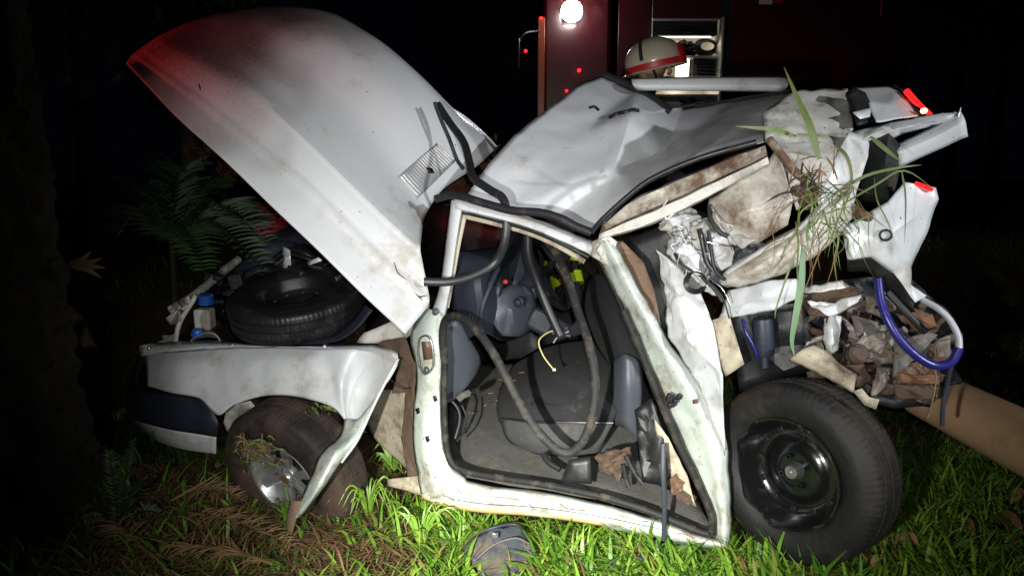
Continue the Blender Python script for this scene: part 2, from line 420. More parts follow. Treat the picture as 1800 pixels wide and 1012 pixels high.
# ------------------------------------------------------------------ the car
car = thing('wrecked_car', (0, 3.1, 0), 'wrecked white car with its hood thrown open, door missing and rear end crushed', 'car')
def h(px, py, d): return P(px, py, d)
hood_rows = [
 [h(712,587,2.440),h(640,520,2.452),h(560,441,2.464),h(480,365,2.476),h(400,287,2.488),h(310,205,2.500),h(222,110,2.512)],
 [h(757,533,2.505),h(690,476,2.519),h(612,400,2.533),h(532,322,2.547),h(455,262,2.561),h(365,190,2.575),h(232,96,2.589)],
 [h(738,437,2.535),h(682,387,2.551),h(617,325,2.567),h(552,262,2.583),h(490,205,2.599),h(420,148,2.615),h(275,66,2.631)],
 [h(742,385,2.800),h(705,320,2.820),h(655,250,2.840),h(600,185,2.860),h(540,130,2.880),h(460,80,2.900),h(330,40,2.920)],
 [h(775,333,2.96),h(752,262,2.98),h(715,195,3.00),h(660,130,3.02),h(595,78,3.04),h(510,40,3.07),h(400,20,3.12)],
 [h(840,292,3.16),h(812,215,3.18),h(768,158,3.20),h(705,97,3.22),h(635,48,3.25),h(560,18,3.28),h(465,10,3.33)],
 [h(870,262,3.30),h(832,220,3.32),h(778,180,3.34),h(717,122,3.36),h(645,62,3.39),h(592,27,3.42),h(525,11,3.48)]]
HV, HF = grid(hood_rows, nu=8, nv=10, vmode='l', amp=.003, scale=2.6, seed=2)
hn = 6*8+1; hm = len(HV)//hn
for _ in range(8):
    HV = [HV[q] if q < hn or q >= (hm-1)*hn or (q//hn in (10, 20) ) else HV[q]*(.5)+(HV[q-hn]+HV[q+hn])*.25 for q in range(len(HV))]
for _ in range(2):
    HV = [HV[q] if q < hn or q >= (hm-1)*hn else HV[q]*.5+(HV[q-hn]+HV[q+hn])*.25 for q in range(len(HV))]
# pressed character lines: a ridge, the groove beside it and the folded flange line
for q in range(len(HV)):
    v_ = q//hn; t_ = (q % hn)/(hn-1)
    k_ = {9:.003, 10:.010, 11:.004, 12:-.003, 18:-.004, 19:-.007, 20:.008, 21:.005, 22:.001}.get(v_, 0)
    if v_ >= 18: k_ *= max(0, min(1, (.86-t_)*6))
    HV[q] = HV[q] + (CAM-HV[q]).normalized()*k_
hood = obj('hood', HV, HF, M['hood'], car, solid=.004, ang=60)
# leading half of the hood: irregular darker tone, stronger towards the front edge
at = hood.data.attributes.new('mud', 'FLOAT', 'POINT')  # per-vertex strength of the darker tone
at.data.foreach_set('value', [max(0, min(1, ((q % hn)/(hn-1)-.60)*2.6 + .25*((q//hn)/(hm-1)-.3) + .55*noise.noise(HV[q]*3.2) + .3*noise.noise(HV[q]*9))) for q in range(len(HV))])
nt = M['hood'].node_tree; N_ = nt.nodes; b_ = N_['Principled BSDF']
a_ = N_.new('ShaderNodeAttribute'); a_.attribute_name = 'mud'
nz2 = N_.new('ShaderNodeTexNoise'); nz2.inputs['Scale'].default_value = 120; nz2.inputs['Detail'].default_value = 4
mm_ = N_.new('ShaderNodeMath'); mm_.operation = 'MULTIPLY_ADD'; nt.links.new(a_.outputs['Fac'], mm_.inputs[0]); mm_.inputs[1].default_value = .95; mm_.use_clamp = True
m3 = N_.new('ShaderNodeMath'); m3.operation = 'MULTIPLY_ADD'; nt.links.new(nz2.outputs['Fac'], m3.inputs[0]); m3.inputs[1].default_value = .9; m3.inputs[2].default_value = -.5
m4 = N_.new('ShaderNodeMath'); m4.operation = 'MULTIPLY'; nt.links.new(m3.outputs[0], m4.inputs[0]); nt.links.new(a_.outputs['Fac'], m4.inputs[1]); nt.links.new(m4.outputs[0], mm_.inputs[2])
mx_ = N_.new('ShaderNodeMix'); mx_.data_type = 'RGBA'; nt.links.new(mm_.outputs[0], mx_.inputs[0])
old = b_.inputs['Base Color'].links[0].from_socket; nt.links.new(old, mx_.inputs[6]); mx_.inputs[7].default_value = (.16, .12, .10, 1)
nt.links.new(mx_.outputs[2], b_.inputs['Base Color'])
hb = bvh_of(hood)
for i in range(19):
    t = i/18
    a = (704+(768-704)*t, 312+(256-312)*t-3*math.sin(t*3.14)); b = (733+(796-733)*t, 344+(281-344)*t-3*math.sin(t*3.14))
    pts = []
    for s in np.linspace(0, 1, 5):
        q, n = onto(hb, a[0]+(b[0]-a[0])*s, a[1]+(b[1]-a[1])*s, .004)
        if q is not None: pts.append(q)
    if len(pts) > 2:
        V, Fc = sweep(pts, .0046, .005, 6); obj('vent_slat', V, Fc, M['white'], hood)
bedge = []
vp = [onto(hb, x, y, .0015)[0] for x, y in ((698,312),(768,251),(802,282),(732,351))]
if all(v is not None for v in vp): poly('vent_opening', vp, mat('grey_vent_well', (.30,.30,.31), .5), hood, solid=.001, cuts=3)
np_ = [onto(hb, x, y, .010)[0] for x, y in ((746,296),(757,298),(760,306),(752,306))]
poly('washer_nozzle', np_, M['dark'], hood, solid=.006, cuts=0)
for pts in (((693,460),(698,478),(706,486),(716,493)), ((728,513),(738,522),(746,530)), ((733,520),(742,521),(752,519)), ((349,145),(352,155),(354,161))):
    q = [onto(hb, x, y, .0015)[0] for x, y in pts]
    if all(v is not None for v in q): tube('scratch', q, .0028, M['dark'], hood, rb=.0012, n=5, taper=lambda t: .3+math.sin(t*3.14))
# edge trim of the hood's far rear corner (metal edge seen against the night)
tube('hood_edge', [h(777,182,3.3), h(815,205,3.34), h(850,235,3.37), h(872,258,3.4)], .006, M['white'], car, rb=.004)
poly('hood_inner_corner', [h(778,186,3.36), h(825,215,3.42), h(868,258,3.46), h(866,274,3.4), h(836,282,3.3), h(832,238,3.3), h(800,205,3.3)], M['dash'], car, solid=.004)

# --- fender, torn flap, bumper
fx = [243,300,350,383,410,455,500,545]
top = [629,618,614,612,611,610,610,611,612,613]; mid = [658,655,655,660,655,650,645,648,655,668]; bot = [688,690,700,729,712,697,694,702,720,740]
fr = [[S(x,y-0,.05+.0*i) for i,(x,y) in enumerate(zip(fx,top))],
      [S(x,(a+b)/2,-.015) for x,a,b in zip(fx,top,mid)],
      [S(x,y,-.05) for x,y in zip(fx,mid)],
      [S(x,(a+b)/2,-.075) for x,a,b in zip(fx,mid,bot)],
      [S(x,y,-.085) for x,y in zip(fx,bot)]]
ext = [([(575,612),(577,640),(580,664),(583,690),(585,716)], (.035,-.01,-.045,-.065,-.075)), ([(612,613),(606,645),(602,675),(603,708),(606,738)], (.025,-.02,-.055,-.065,-.06)),
       ([(634,615),(622,650),(615,680),(612,712),(612,742)], (.035,.03,.03,.0,-.05)), ([(664,620),(650,655),(641,690),(634,715),(630,743)], (.03,.075,.06,.01,-.05)),
       ([(701,630),(692,652),(670,686),(652,715),(637,745)], (-.02,-.04,-.06,-.06,-.05))]
for pts, os_ in ext:
    for r, p_, o_ in zip(fr, pts, os_): r.append(S(p_[0], p_[1], o_))
for r in fr: r[0] = r[0] + Vector((-.02, .10, 0))
fender = sheet('fender', fr, M['white'], car, nu=6, nv=5, amp=.004, scale=5, seed=4, ang=35)
sheet('fender_nose', [[S(243,629,.15),S(236,640,.35),S(240,650,.75)],[S(240,658,.1),S(228,665,.35),S(232,672,.75)],[S(243,688,.11),S(226,692,.35),S(228,700,.75)]], M['dark'], car, nu=4, nv=4)
fl = [[S(607,736,-.06),S(595,768,-.10),S(562,800,-.20),S(545,840,-.26),S(530,880,-.30),S(516,908,-.31)],
      [S(632,733,-.08),S(618,770,-.16),S(588,800,-.26),S(566,840,-.32),S(545,878,-.35),S(522,910,-.34)],
      [S(668,688,-.06),S(640,755,-.12),S(612,795,-.19),S(585,830,-.25),S(556,872,-.29),S(526,908,-.30)]]
sheet('torn_fender_flap', fl, M['green_white'], car, nu=6, nv=4, amp=.006, scale=9, seed=6, ang=40)
sheet('flap_tip', [[S(512,880,-.32),S(503,915,-.31),S(503,955,-.28)],[S(530,880,-.32),S(520,915,-.32),S(508,957,-.28)]], M['fibre'], car, nu=4, nv=2)
# bent edge above the flap
tube('fender_lip', [S(700,630,-.03),S(668,690,-.07),S(640,748,-.12),S(625,778,-.17),S(600,812,-.22)], .006, M['white'], car)
# top ledge
sheet('fender_ledge', [[S(245,607,.13),S(300,600,.16),S(400,599,.16),S(480,608,.16),S(560,606,.16),S(640,603,.14),S(698,610,.1)],
                       [S(243,628,.15),S(300,617,.05),S(400,611,.05),S(480,609.5,.05),S(560,611,.05),S(640,617,.04),S(700,631,-.02)]], M['white'], car, nu=5, nv=2, amp=.003, scale=9)
for x, y in ((262,612),(408,606),(570,608),(683,620)):
    c = S(x,y,.09); V, Fc = lathe([(0,.008),(.006,.007),(.009,.002),(.012,0)], c, Vector((-.2,-.6,.75)), 10); obj('bolt', V, Fc, M['steel'], car)
sheet('bumper_strip', [[S(226,690,.55),S(224,688,.25),S(243,687,.08),S(300,692,-.03),S(345,700,-.035),S(366,712,-.035),S(383,738,-.03)],
                       [S(224,715,.55),S(224,712,.25),S(240,716,.07),S(300,725,-.045),S(345,732,-.05),S(366,740,-.05),S(384,750,-.035)],
                       [S(232,735,.55),S(236,735,.25),S(250,742,.07),S(300,754,-.03),S(345,761,-.035),S(366,764,-.035),S(381,766,-.03)]], M['navy'], car, nu=5, nv=4, solid=.004)
sheet('bumper', [[S(232,736,.6),S(238,737,.25),S(252,743,.07),S(300,755,-.02),S(345,762,-.025),S(380,768,-.02)],
                 [S(245,752,.6),S(250,752,.25),S(262,757,.07),S(305,775,.0),S(345,783,-.015),S(380,786,-.01)],
                 [S(270,768,.6),S(268,768,.27),S(280,777,.1),S(312,787,.02),S(345,793,.0),S(380,797,.0)]], M['white'], car, nu=5, nv=5, solid=.004)
# wheel arch liner (dark), inner wing, far wing
sheet('wheel_arch_liner', [[S(385,735,.02),S(415,705,.03),S(500,696,.03),S(585,718,.03),S(640,760,.05)],[S(390,740,.35),S(420,700,.4),S(500,690,.4),S(585,712,.4),S(650,760,.4)]], M['dark'], car, nu=4, nv=3)
sheet('arch_inner_panel', [[S(393,742,.1),S(402,715,.1),S(440,704,.1)],[S(400,760,.12),S(415,735,.12),S(450,715,.12)]], M['white_mud'], car, nu=3, nv=3)
sheet('inner_wing', [[S(640,690,.32),S(680,685,.25),S(725,690,.15)],[S(645,755,.33),S(690,770,.25),S(728,780,.15)],[S(690,800,.3),S(715,830,.25),S(735,850,.15)]], M['cream'], car, nu=4, nv=4, amp=.006, scale=8, seed=2)
tris('mud_panel', [S(655,600,.12),S(712,592,.08),S(730,640,.06),S(728,720,.06),S(742,860,.05),S(722,868,.06),S(705,770,.1),S(712,690,.09),S(690,690,.1),S(698,650,.09),S(700,625,.06)],
     [(0,1,10),(1,2,10),(10,2,9),(9,2,7),(8,9,7),(2,3,7),(7,3,6),(6,3,4),(6,4,5)], M['mud'], car, cuts=3, amp=.008, scale=14, seed=8)
sheet('pillar_foot', [[S(680,842,.06),S(715,838,.05),S(742,835,.03)],[S(680,853,.05),S(715,862,.04),S(745,872,.03)]], M['cream'], car, nu=3, nv=3, amp=.004, scale=20)
tube('brown_wire', [S(688,668,.04),S(705,682,.03),S(722,682,.04)], .002, M['dark'], car)
# hinge pillar
hp = [[S(740,540,.02),S(722,592,.03),S(733,650,.02),S(728,720,.02),S(727,780,.02),S(734,830,.01),S(741,872,.0)],
      [S(760,545,-.03),S(748,600,-.04),S(750,660,-.04),S(748,720,-.04),S(748,780,-.05),S(758,830,-.05),S(768,875,-.04)],
      [S(782,556,-.02),S(776,600,-.03),S(773,660,-.03),S(773,720,-.03),S(776,780,-.03),S(790,822,-.03),S(815,850,-.03)],
      [S(786,560,.06),S(781,600,.06),S(778,660,.06),S(778,720,.06),S(782,780,.06),S(795,815,.06),S(818,838,.06)]]
pillar = sheet('hinge_pillar', hp, M['green_white'], car, nu=5, nv=4, amp=.005, scale=12, seed=5)
sheet('cowl_corner', [[S(640,585,.12),S(700,560,.1),S(755,535,.05)],[S(625,603,.12),S(700,600,.1),S(745,570,.05)]], M['white_mud'], car, nu=4, nv=3, amp=.004, scale=12)
pb = bvh_of(pillar)
def on_pillar(x, y, off=.004): return onto(pb, x, y, off)
for (x, y, r) in ((766,548,.011),(751,650,.012)):
    q, n = on_pillar(x, y, .001)
    if q is not None:
        V, Fc = lathe([(0,.012),(r*.6,.011),(r*.75,.005),(r*1.3,.004),(r*1.4,0)], q, n, 14); obj('bolt', V, Fc, M['steel'], car)
q1 = [on_pillar(x, y, .006)[0] for x, y in ((744,600),(758,600),(762,630),(748,632))]
if all(v is not None for v in q1):
    poly('hinge_plate', q1, M['rust'], car, solid=.01, cuts=1)
    lp = [on_pillar(x, y, .014)[0] for x, y in ((742,640),(741,600),(751,590),(761,600),(762,640),(752,656))]
    if all(v is not None for v in lp): tube('hinge_loop', lp+[lp[0]], .004, M['steel'], car)
for (x, y) in ((752,771),(735,722),(765,700)):
    q = [on_pillar(x+a, y+b, .002)[0] for a, b in ((-4,-4),(2,-6),(4,3),(-1,6))]
    if all(v is not None for v in q): poly('pillar_hole', q, M['dark'], car, solid=.003, cuts=1)
# sill
st = [(775,812),(800,838),(850,856),(950,868),(1060,890),(1160,918),(1240,945),(1272,952)]
sb = [(741,874),(790,890),(850,899),(950,906),(1060,922),(1160,943),(1240,958),(1282,964)]
sill = sheet('door_sill', [[S(x,y-6,.07) for x,y in st],[S(x,y,-.02) for x,y in st],[S((a+c)/2,(b+d)/2,-.045) for (a,b),(c,d) in zip(st,sb)],[S(x,y,-.02) for x,y in sb],[S(x,y+3,.06) for x,y in sb]], M['green_white'], car, nu=6, nv=4, amp=.004, scale=7, seed=9)
slb = bvh_of(sill)
def on_sill(pts, off=.003):
    q9 = [onto(slb, x_, y_, off)[0] for x_, y_ in pts]; return q9 if all(v9 is not None for v9 in q9) else None
for nm9, r9, pts in (('sill_seam', .0014, [(x_,y_-15) for x_,y_ in sb[1:-1]]), ('scratch', .002, [(800,850),(806,860),(812,866)]), ('scratch', .0018, [(860,872),(890,874),(915,878)]), ('scratch', .0022, [(985,885),(1000,893),(1030,896)]), ('scratch', .0016, [(1090,905),(1120,914),(1140,917)]), ('scratch', .002, [(930,884),(938,892),(944,895)]), ('scratch', .0018, [(1180,934),(1205,940),(1222,946)]), ('scratch', .002, [(770,868),(788,872),(800,880)])):
    q9 = on_sill(pts)
    if q9: tube(nm9, q9, r9, M['rust'] if nm9 == 'scratch' else M['charcoal'], sill, rb=.001, n=5)
for x9, y9 in ((846,868),(902,876),(960,884),(1020,893),(1080,905)):
    q9, n9 = onto(slb, x9, y9, 0)
    if q9 is not None:
        V, Fc = lathe([(0,.0005),(.003,.0005),(.0045,.002),(.006,0)], q9, n9, 10); obj('spot_weld', V, Fc, M['green_white'], sill)
sheet('sill_stain', [[S(x,y-7,-.032) for x,y in sb[:5]],[S(x,y-1,-.03) for x,y in sb[:5]],[S(x,y+3,.0) for x,y in sb[:5]]], mat('orange_stained_paint', (.62,.42,.2), .5, dirt=(.66,.66,.58), dirt_amt=.42, dscale=7), car, nu=6, nv=2, solid=.001)
# rear door edge panel
rl = [(1044,425),(1078,500),(1128,605),(1165,700),(1205,790),(1240,880),(1258,946)]
rr_ = [(1075,420),(1118,500),(1172,592),(1222,665),(1272,760),(1284,860),(1283,962)]
def lerp2(a, b, t): return (a[0]+(b[0]-a[0])*t, a[1]+(b[1]-a[1])*t)
rows = []
for t, o in ((0,.05),(.08,.0),(.35,-.03),(.65,-.06),(1,-.02)):
    rows.append([S(*lerp2(a,b,t), o) for a,b in zip(rl,rr_)])
rear_pillar = sheet('rear_pillar', rows, M['green_white'], car, nu=6, nv=4, amp=.007, scale=8, seed=11)
tris('torn_quarter_panel', [S(1155,438,.02),S(1172,452,-.02),S(1190,520,-.06),S(1226,500,-.03),S(1255,575,-.08),S(1270,660,-.10),S(1274,800,-.05),S(1222,668,-.07),S(1172,592,-.05),S(1168,520,.0),S(1210,600,-.11)],
     [(0,1,9),(1,2,9),(9,2,8),(1,3,2),(2,3,4),(2,4,10),(8,2,10),(10,4,5),(8,10,7),(7,10,5),(7,5,6)], M['white'], car, cuts=3, amp=.011, scale=12, seed=12, ang=20)
poly('torn_fibreboard', [S(1072,424,.08),S(1094,424,.08),S(1132,462,.07),S(1150,510,.07),S(1163,580,.05),S(1142,572,.05),S(1120,520,.06),S(1092,470,.07)], M['fibre'], car, solid=.004, cuts=4, amp=.008, scale=16)
# lock striker and little parts on the rear pillar
bm_ = MB()
for i in range(7):
    c = S(1185+rnd.uniform(-9,9), 708+rnd.uniform(-12,12), -.09+rnd.uniform(-.01,.01)); s = rnd.uniform(.012,.022)
    bm_.box(c, s, s, s*1.3, M=Matrix.Rotation(rnd.uniform(0,3), 3, 'Y'))
bevel(bm_.build('lock_striker', M['dark'], car), .003)
poly('striker_hole', [S(1217,702,-.075),S(1227,701,-.075),S(1228,708,-.075),S(1218,710,-.075)], M['rust'], car, solid=.002, cuts=0)

# --- windscreen frame, roof rail
A = [(797,352),(787,430),(777,500),(762,550)]; B = [(812,356),(800,432),(790,505),(780,555)]
sheet('windscreen_pillar', [[S(x-3,y,.05) for x,y in A],[S(x,y,-.0) for x,y in A],[S(x,y,-.01) for x,y in B],[S(x+3,y,.04) for x,y in B]], M['white'], car, nu=5, nv=3, amp=.002, scale=14)
tube('pillar_trim', [S(817,378,.04),S(806,430,.04),S(797,480,.04),S(786,540,.04)], .008, M['cream'], car, rb=.006)
tube('pillar_seal', [S(811,372,.02),S(800,430,.02),S(790,490,.02),S(781,545,.02)], .006, M['rubber'], car)
rt = [(798,350),(860,364),(930,386),(990,408),(1048,432)]; rb2 = [(800,366),(860,380),(930,400),(985,422),(1040,447)]
sheet('roof_rail', [[S(x,y-5,.08) for x,y in rt],[S(x,y,-.0) for x,y in rt],[S(x,y,-.02) for x,y in rb2],[S(x,y+3,.05) for x,y in rb2]], M['white'], car, nu=5, nv=3, amp=.003, scale=13, seed=3)
tube('rail_seal', [S(806,371,.02),S(860,384,.02),S(930,404,.02),S(985,427,.02),S(1035,452,.03)], .007, M['rubber'], car)
tube('rail_trim', [S(812,379,.05),S(870,393,.05),S(930,410,.05),S(980,432,.05),S(1028,460,.06)], .009, M['cream'], car, rb=.006)
tris('rail_joint', [S(1040,425,-.03),S(1065,410,-.04),S(1085,425,-.03),S(1070,470,-.02),S(1040,450,-.03),S(1050,440,-.06)], [(0,1,5),(1,2,5),(2,3,5),(3,4,5),(4,0,5)], M['white_mud'], car, cuts=3, amp=.006, scale=22)
# --- roof (crushed)
a=P(822,343,2.72); b=P(862,285,2.86); c=P(905,238,3.0); d=P(960,195,3.18); e=P(1015,150,3.42); f=P(1060,132,3.55); g=P(1120,158,3.5); hh=P(1178,192,3.4)
i_=P(990,387,2.58); j=P(1042,410,2.48); k=P(900,368,2.66); l=P(1078,300,2.70); m=P(1108,205,2.98); n=P(955,290,2.80); o=P(1035,222,3.05)
q=P(1200,190,3.6); r=P(1300,172,3.62); s=P(1392,158,3.5); t=P(1345,250,2.40); v=P(1220,283,2.44); ww=P(1120,335,2.47); x=P(1170,265,2.98); n2=P(1000,330,2.63)
roof = tris('roof', [a,b,c,d,e,f,g,hh,i_,j,k,l,m,n,o,q,r,s,t,v,ww,x,n2],
     [(0,1,10),(1,13,10),(1,2,13),(2,14,13),(2,3,14),(3,4,14),(4,5,14),(5,6,14),(6,12,14),(6,7,12),(13,22,10),(10,22,8),(13,14,22),(14,11,22),(14,12,11),(22,11,8),(8,11,9),
      (9,11,20),(11,21,20),(11,12,21),(12,15,21),(12,7,15),(20,21,19),(21,15,16),(21,16,19),(19,16,18),(16,17,18)], M['roof'], car, cuts=3, amp=.006, scale=4.2, seed=5, ang=30, relax=1)
tube('roof_edge_seal', [P(1062,132,3.52),P(1110,153,3.46),P(1150,176,3.4),P(1178,196,3.35)], .020, M['rubber'], car, rb=.01)
rfb = bvh_of(roof)
for nm, pts, rad in (('tear', ((1072,210),(1085,203),(1100,200),(1112,196),(1122,198)), .010), ('tear', ((1036,192),(1044,190),(1052,196)), .006)):
    q_ = [onto(rfb, xx, yy, .006)[0] for xx, yy in pts]
    if all(v_ is not None for v_ in q_): tube(nm, q_, rad, M['dark'], car, rb=.004)
# gutter seal: black band along the lower roof edge
tube('gutter_seal', [S(765,350,.0),S(800,343,-.03),S(850,357,-.04),S(900,370,-.04),S(950,374,-.04),S(985,384,-.04),S(1012,398,-.04),S(1040,409,-.04)], .015, M['rubber'], car, rb=.006)
tube('gutter_seal', [S(1040,409,-.04),S(1060,385,-.05),S(1110,340,-.05),S(1150,312,-.05),S(1230,278,-.05),S(1330,250,-.04)], .009, M['rubber'], car, rb=.006)
# hanging black strap from the hood corner over the roof rail
tube('hanging_seal', [P(768,182,2.95),P(790,215,2.9),P(815,250,2.8),P(825,285,2.7),P(832,312,2.62),P(860,333,2.56),P(885,350,2.52),P(890,385,2.5),P(887,425,2.5),P(870,462,2.52),P(830,485,2.5),P(790,495,2.48),P(745,495,2.47)], .0155, M['rubber'], car, rb=.005, k=6)
tube('seal_shadow_strip', [P(764,180,2.93),P(775,210,2.91),P(790,245,2.89),P(803,280,2.87),P(815,297,2.84)], .008, M['dash'], car, rb=.004)  # dark strip in place of the hanging seal's shadow on the hood
# --- rear rail (cream, muddy)
ra_ = [(1058,396),(1110,352),(1160,328),(1250,290),(1345,254)]; rb_ = [(1052,420),(1120,402),(1180,378),(1260,338),(1352,288)]
ln = lambda A_, B_, t: [(a_[0]+(b_[0]-a_[0])*t, a_[1]+(b_[1]-a_[1])*t) for a_, b_ in zip(A_, B_)]
sheet('rear_roof_rail', [[S(x_,y_,.02) for x_,y_ in ra_],[S(x_,y_,-.04) for x_,y_ in ln(ra_,rb_,.06)],[S(x_,y_,-.05) for x_,y_ in ln(ra_,rb_,.55)],[S(x_,y_,-.02) for x_,y_ in ln(ra_,rb_,.62)]], M['rail_mud'], car, nu=6, nv=5, vmode='l', amp=.004, scale=9, seed=7, ang=22)
sheet('rail_flange', [[S(x_,y_,-.03) for x_,y_ in ln(ra_,rb_,.60)],[S(x_,y_,-.085) for x_,y_ in ln(ra_,rb_,.66)],[S(x_,y_,-.09) for x_,y_ in ln(ra_,rb_,.97)],[S(x_,y_,-.03) for x_,y_ in ln(ra_,rb_,1.04)]], M['white_mud'], car, nu=6, nv=4, vmode='l', amp=.003, scale=12, seed=8, ang=22)
tube('rear_rail_seal', [S(1250,350,.0),S(1300,322,-.02),S(1345,292,-.05)], .008, M['rubber'], car)
# dark cavity behind
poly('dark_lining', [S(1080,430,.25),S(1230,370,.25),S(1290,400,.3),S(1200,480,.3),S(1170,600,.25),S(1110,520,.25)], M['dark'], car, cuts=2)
# quarter block, crushed
tris('crushed_quarter', [S(1245,350,-.02),S(1345,290,-.06),S(1362,262,-.10),S(1395,350,-.14),S(1385,395,-.12),S(1330,430,-.07),S(1270,432,-.02),S(1245,400,.02),S(1300,370,-.10)],
     [(0,1,8),(1,2,3),(1,3,8),(8,3,4),(8,4,5),(8,5,6),(8,6,7),(8,7,0)], M['rail'], car, cuts=3, amp=.009, scale=7, seed=14, ang=20)
poly('torn_side_skin', [S(1492,232,.04),S(1530,240,.06),S(1526,275,.0),S(1506,335,-.05),S(1492,402,-.09),S(1452,408,-.11),S(1436,350,-.11),S(1464,288,-.05)], M['white'], car, cuts=4, amp=.008, scale=9, seed=3)
poly('torn_tab', [S(1499,198,.13),S(1531,190,.2),S(1529,206,.17),S(1512,209,.12)], M['white'], car, cuts=1)
tris('rear_side_panel', [S(1345,250,-.02),S(1342,200,.15),S(1390,162,.42),S(1490,156,.45),S(1502,240,.1),S(1470,285,-.05),S(1440,345,-.12),S(1400,370,-.14),S(1372,270,-.1),S(1420,250,.03),S(1440,200,.22)],
     [(0,1,9),(1,2,10),(1,10,9),(2,3,10),(10,3,4),(10,4,9),(9,4,5),(9,5,8),(8,5,6),(8,6,7),(0,9,8)], M['white_mud'], car, cuts=3, amp=.010, scale=8, seed=15)
tube('inner_rod', [S(1352,245,-.12),S(1372,270,-.15),S(1395,300,-.17),S(1418,318,-.16)], .012, M['rust'], car)
poly('dark_gap', [S(1486,165,.28),S(1500,155,.3),S(1520,165,.3),S(1532,190,.25),S(1540,215,.2),S(1508,220,.1),S(1500,195,.2)], M['charcoal'], car, cuts=2, solid=.01)
tris('tailgate', [S(1500,155,.45),S(1560,152,.5),S(1580,153,.5),S(1628,203,.35),S(1540,216,.12),S(1527,182,.25),S(1565,185,.3)], [(0,1,6),(1,2,6),(2,3,6),(3,4,6),(4,5,6),(5,0,6)], M['white'], car, cuts=3, amp=.004, scale=8, seed=16)
tube('tailgate_seal', [S(1572,152,.48),S(1600,178,.4),S(1624,203,.3)], .008, M['rubber'], car)
tl = tube('tail_light', [S(1593,160,.42),S(1605,174,.38),S(1620,190,.34),S(1634,203,.3)], .010, M['redlens'], car, rb=.008)
V, Fc = lathe([(0,.01),(.009,.005),(.009,-.005),(0,-.01)], S(1624,195,.29), Vector((0,-1,0)), 12); obj('bulb', V, Fc, M['redhot'], tl)
sheet('folded_tailgate_edge', [[S(1497,232,0.08),S(1560,215,0.08),S(1620,205,0.08),S(1680,196,0.10)],[S(1510,252,0.04),S(1570,228,0.04),S(1630,215,0.05),S(1684,200,0.08)],[S(1545,250,0.07),S(1585,238,0.07),S(1640,220,0.08),S(1686,204,0.10)]], M['white'], car, nu=5, nv=4, amp=.008, scale=16, seed=17, ang=20)
sheet('tailgate_flange', [[S(1560,262,.06),S(1620,232,.08),S(1688,195,.1)],[S(1578,268,.03),S(1635,245,.05),S(1697,212,.06)],[S(1580,296,.05),S(1640,268,.08),S(1702,240,.1)]], M['white'], car, nu=5, nv=4, amp=.004, scale=9, seed=18)
tube('torn_metal_spike', [S(1684,204,.08),S(1687,196,.08),S(1689,189,.08)], .004, M['white'], car, taper=lambda t: 1-.8*t)
# black block
tris('black_plastic_housing', [S(1530,245,.06),S(1560,236,.05),S(1586,262,.06),S(1580,300,.06),S(1562,362,.05),S(1520,350,.05),S(1505,330,.05),S(1555,290,-.02)], [(0,1,7),(1,2,7),(2,3,7),(3,4,7),(4,5,7),(5,6,7),(6,0,7)], M['charcoal'], car, cuts=2, amp=.004, scale=12, solid=.01)
tube('brake_piece', [S(1500,370,-.1),S(1515,378,-.13),S(1530,382,-.12)], .014, M['rust'], car)
# lower white rear panel with hole
lowr = tris('rear_corner_panel', [S(1480,400,-.1),S(1560,355,-.08),S(1590,320,-.03),S(1645,330,.0),S(1650,350,.0),S(1625,420,-.0),S(1605,470,-.0),S(1600,500,-.02),S(1628,520,-.02),S(1608,532,-.03),S(1570,480,-.08),S(1530,450,-.1),S(1490,455,-.1),S(1570,410,-.13)],
     [(0,1,13),(1,2,13),(2,3,4),(2,4,13),(4,5,13),(5,6,13),(6,7,10),(7,8,9),(7,9,10),(6,10,13),(10,11,13),(11,12,13),(12,0,13)], M['white'], car, cuts=3, amp=.008, scale=8, seed=19)
lb = bvh_of(lowr); q_, n_ = onto(lb, 1557, 413, .001)
V, Fc = lathe([(.018,0),(.018,.004),(.012,.004),(.011,-.004),(0,-.004)], q_, n_, 20); obj('body_plug', V, Fc, M['dark'], car)
tube('tail_light', [S(1608,322,-.02),S(1625,328,-.02),S(1640,334,-.02)], .006, M['redlens'], car, rb=.005)
# long folded beam
sheet('folded_beam', [[S(1262,492,-.06),S(1300,455,-.10),S(1350,425,-.13),S(1400,395,-.15),S(1450,355,-.16),S(1500,325,-.15)],
                      [S(1268,500,-.12),S(1310,480,-.17),S(1360,450,-.19),S(1410,415,-.2),S(1455,375,-.2),S(1498,345,-.18)],
                      [S(1278,508,-.09),S(1320,500,-.12),S(1380,478,-.14),S(1430,450,-.15),S(1470,420,-.15),S(1500,385,-.13)]], M['rail'], car, nu=6, nv=5, amp=.009, scale=9, seed=20)
tube('beam_fold', [S(1280,478,-.13),S(1340,440,-.18),S(1400,405,-.19),S(1460,350,-.2),S(1500,318,-.18)], .007, M['white'], car, rb=.012)
# crumpled metal knot
def lump(name, px, py, o, rx, ry, rz, mat_, amp, scale, seed, parent=car, ang=14, sub=5):
    bm = bmesh.new(); bmesh.ops.create_icosphere(bm, subdivisions=sub, radius=1)
    cc = S(px, py, o); V = []
    for v_ in bm.verts:
        p = Vector((v_.co.x*rx, v_.co.y*ry, v_.co.z*rz)); n__ = v_.co.normalized()
        V.append(cc + p + n__*amp*crump(p+cc, scale, seed))
    bm.verts.index_update(); Fc = [tuple(v_.index for v_ in f_.verts) for f_ in bm.faces]; bm.free()
    return obj(name, V, Fc, mat_, parent, ang=ang)
lump('crumpled_metal', 1232, 435, .13, .105, .08, .09, M['white'], .03, 9.5, 3, ang=24)
lump('crumpled_metal', 1195, 392, .10, .05, .05, .04, M['white_mud'], .03, 18, 7, ang=24)
lump('crumpled_metal', 1315, 448, .03, .06, .05, .035, M['dashlight'], .02, 20, 9)
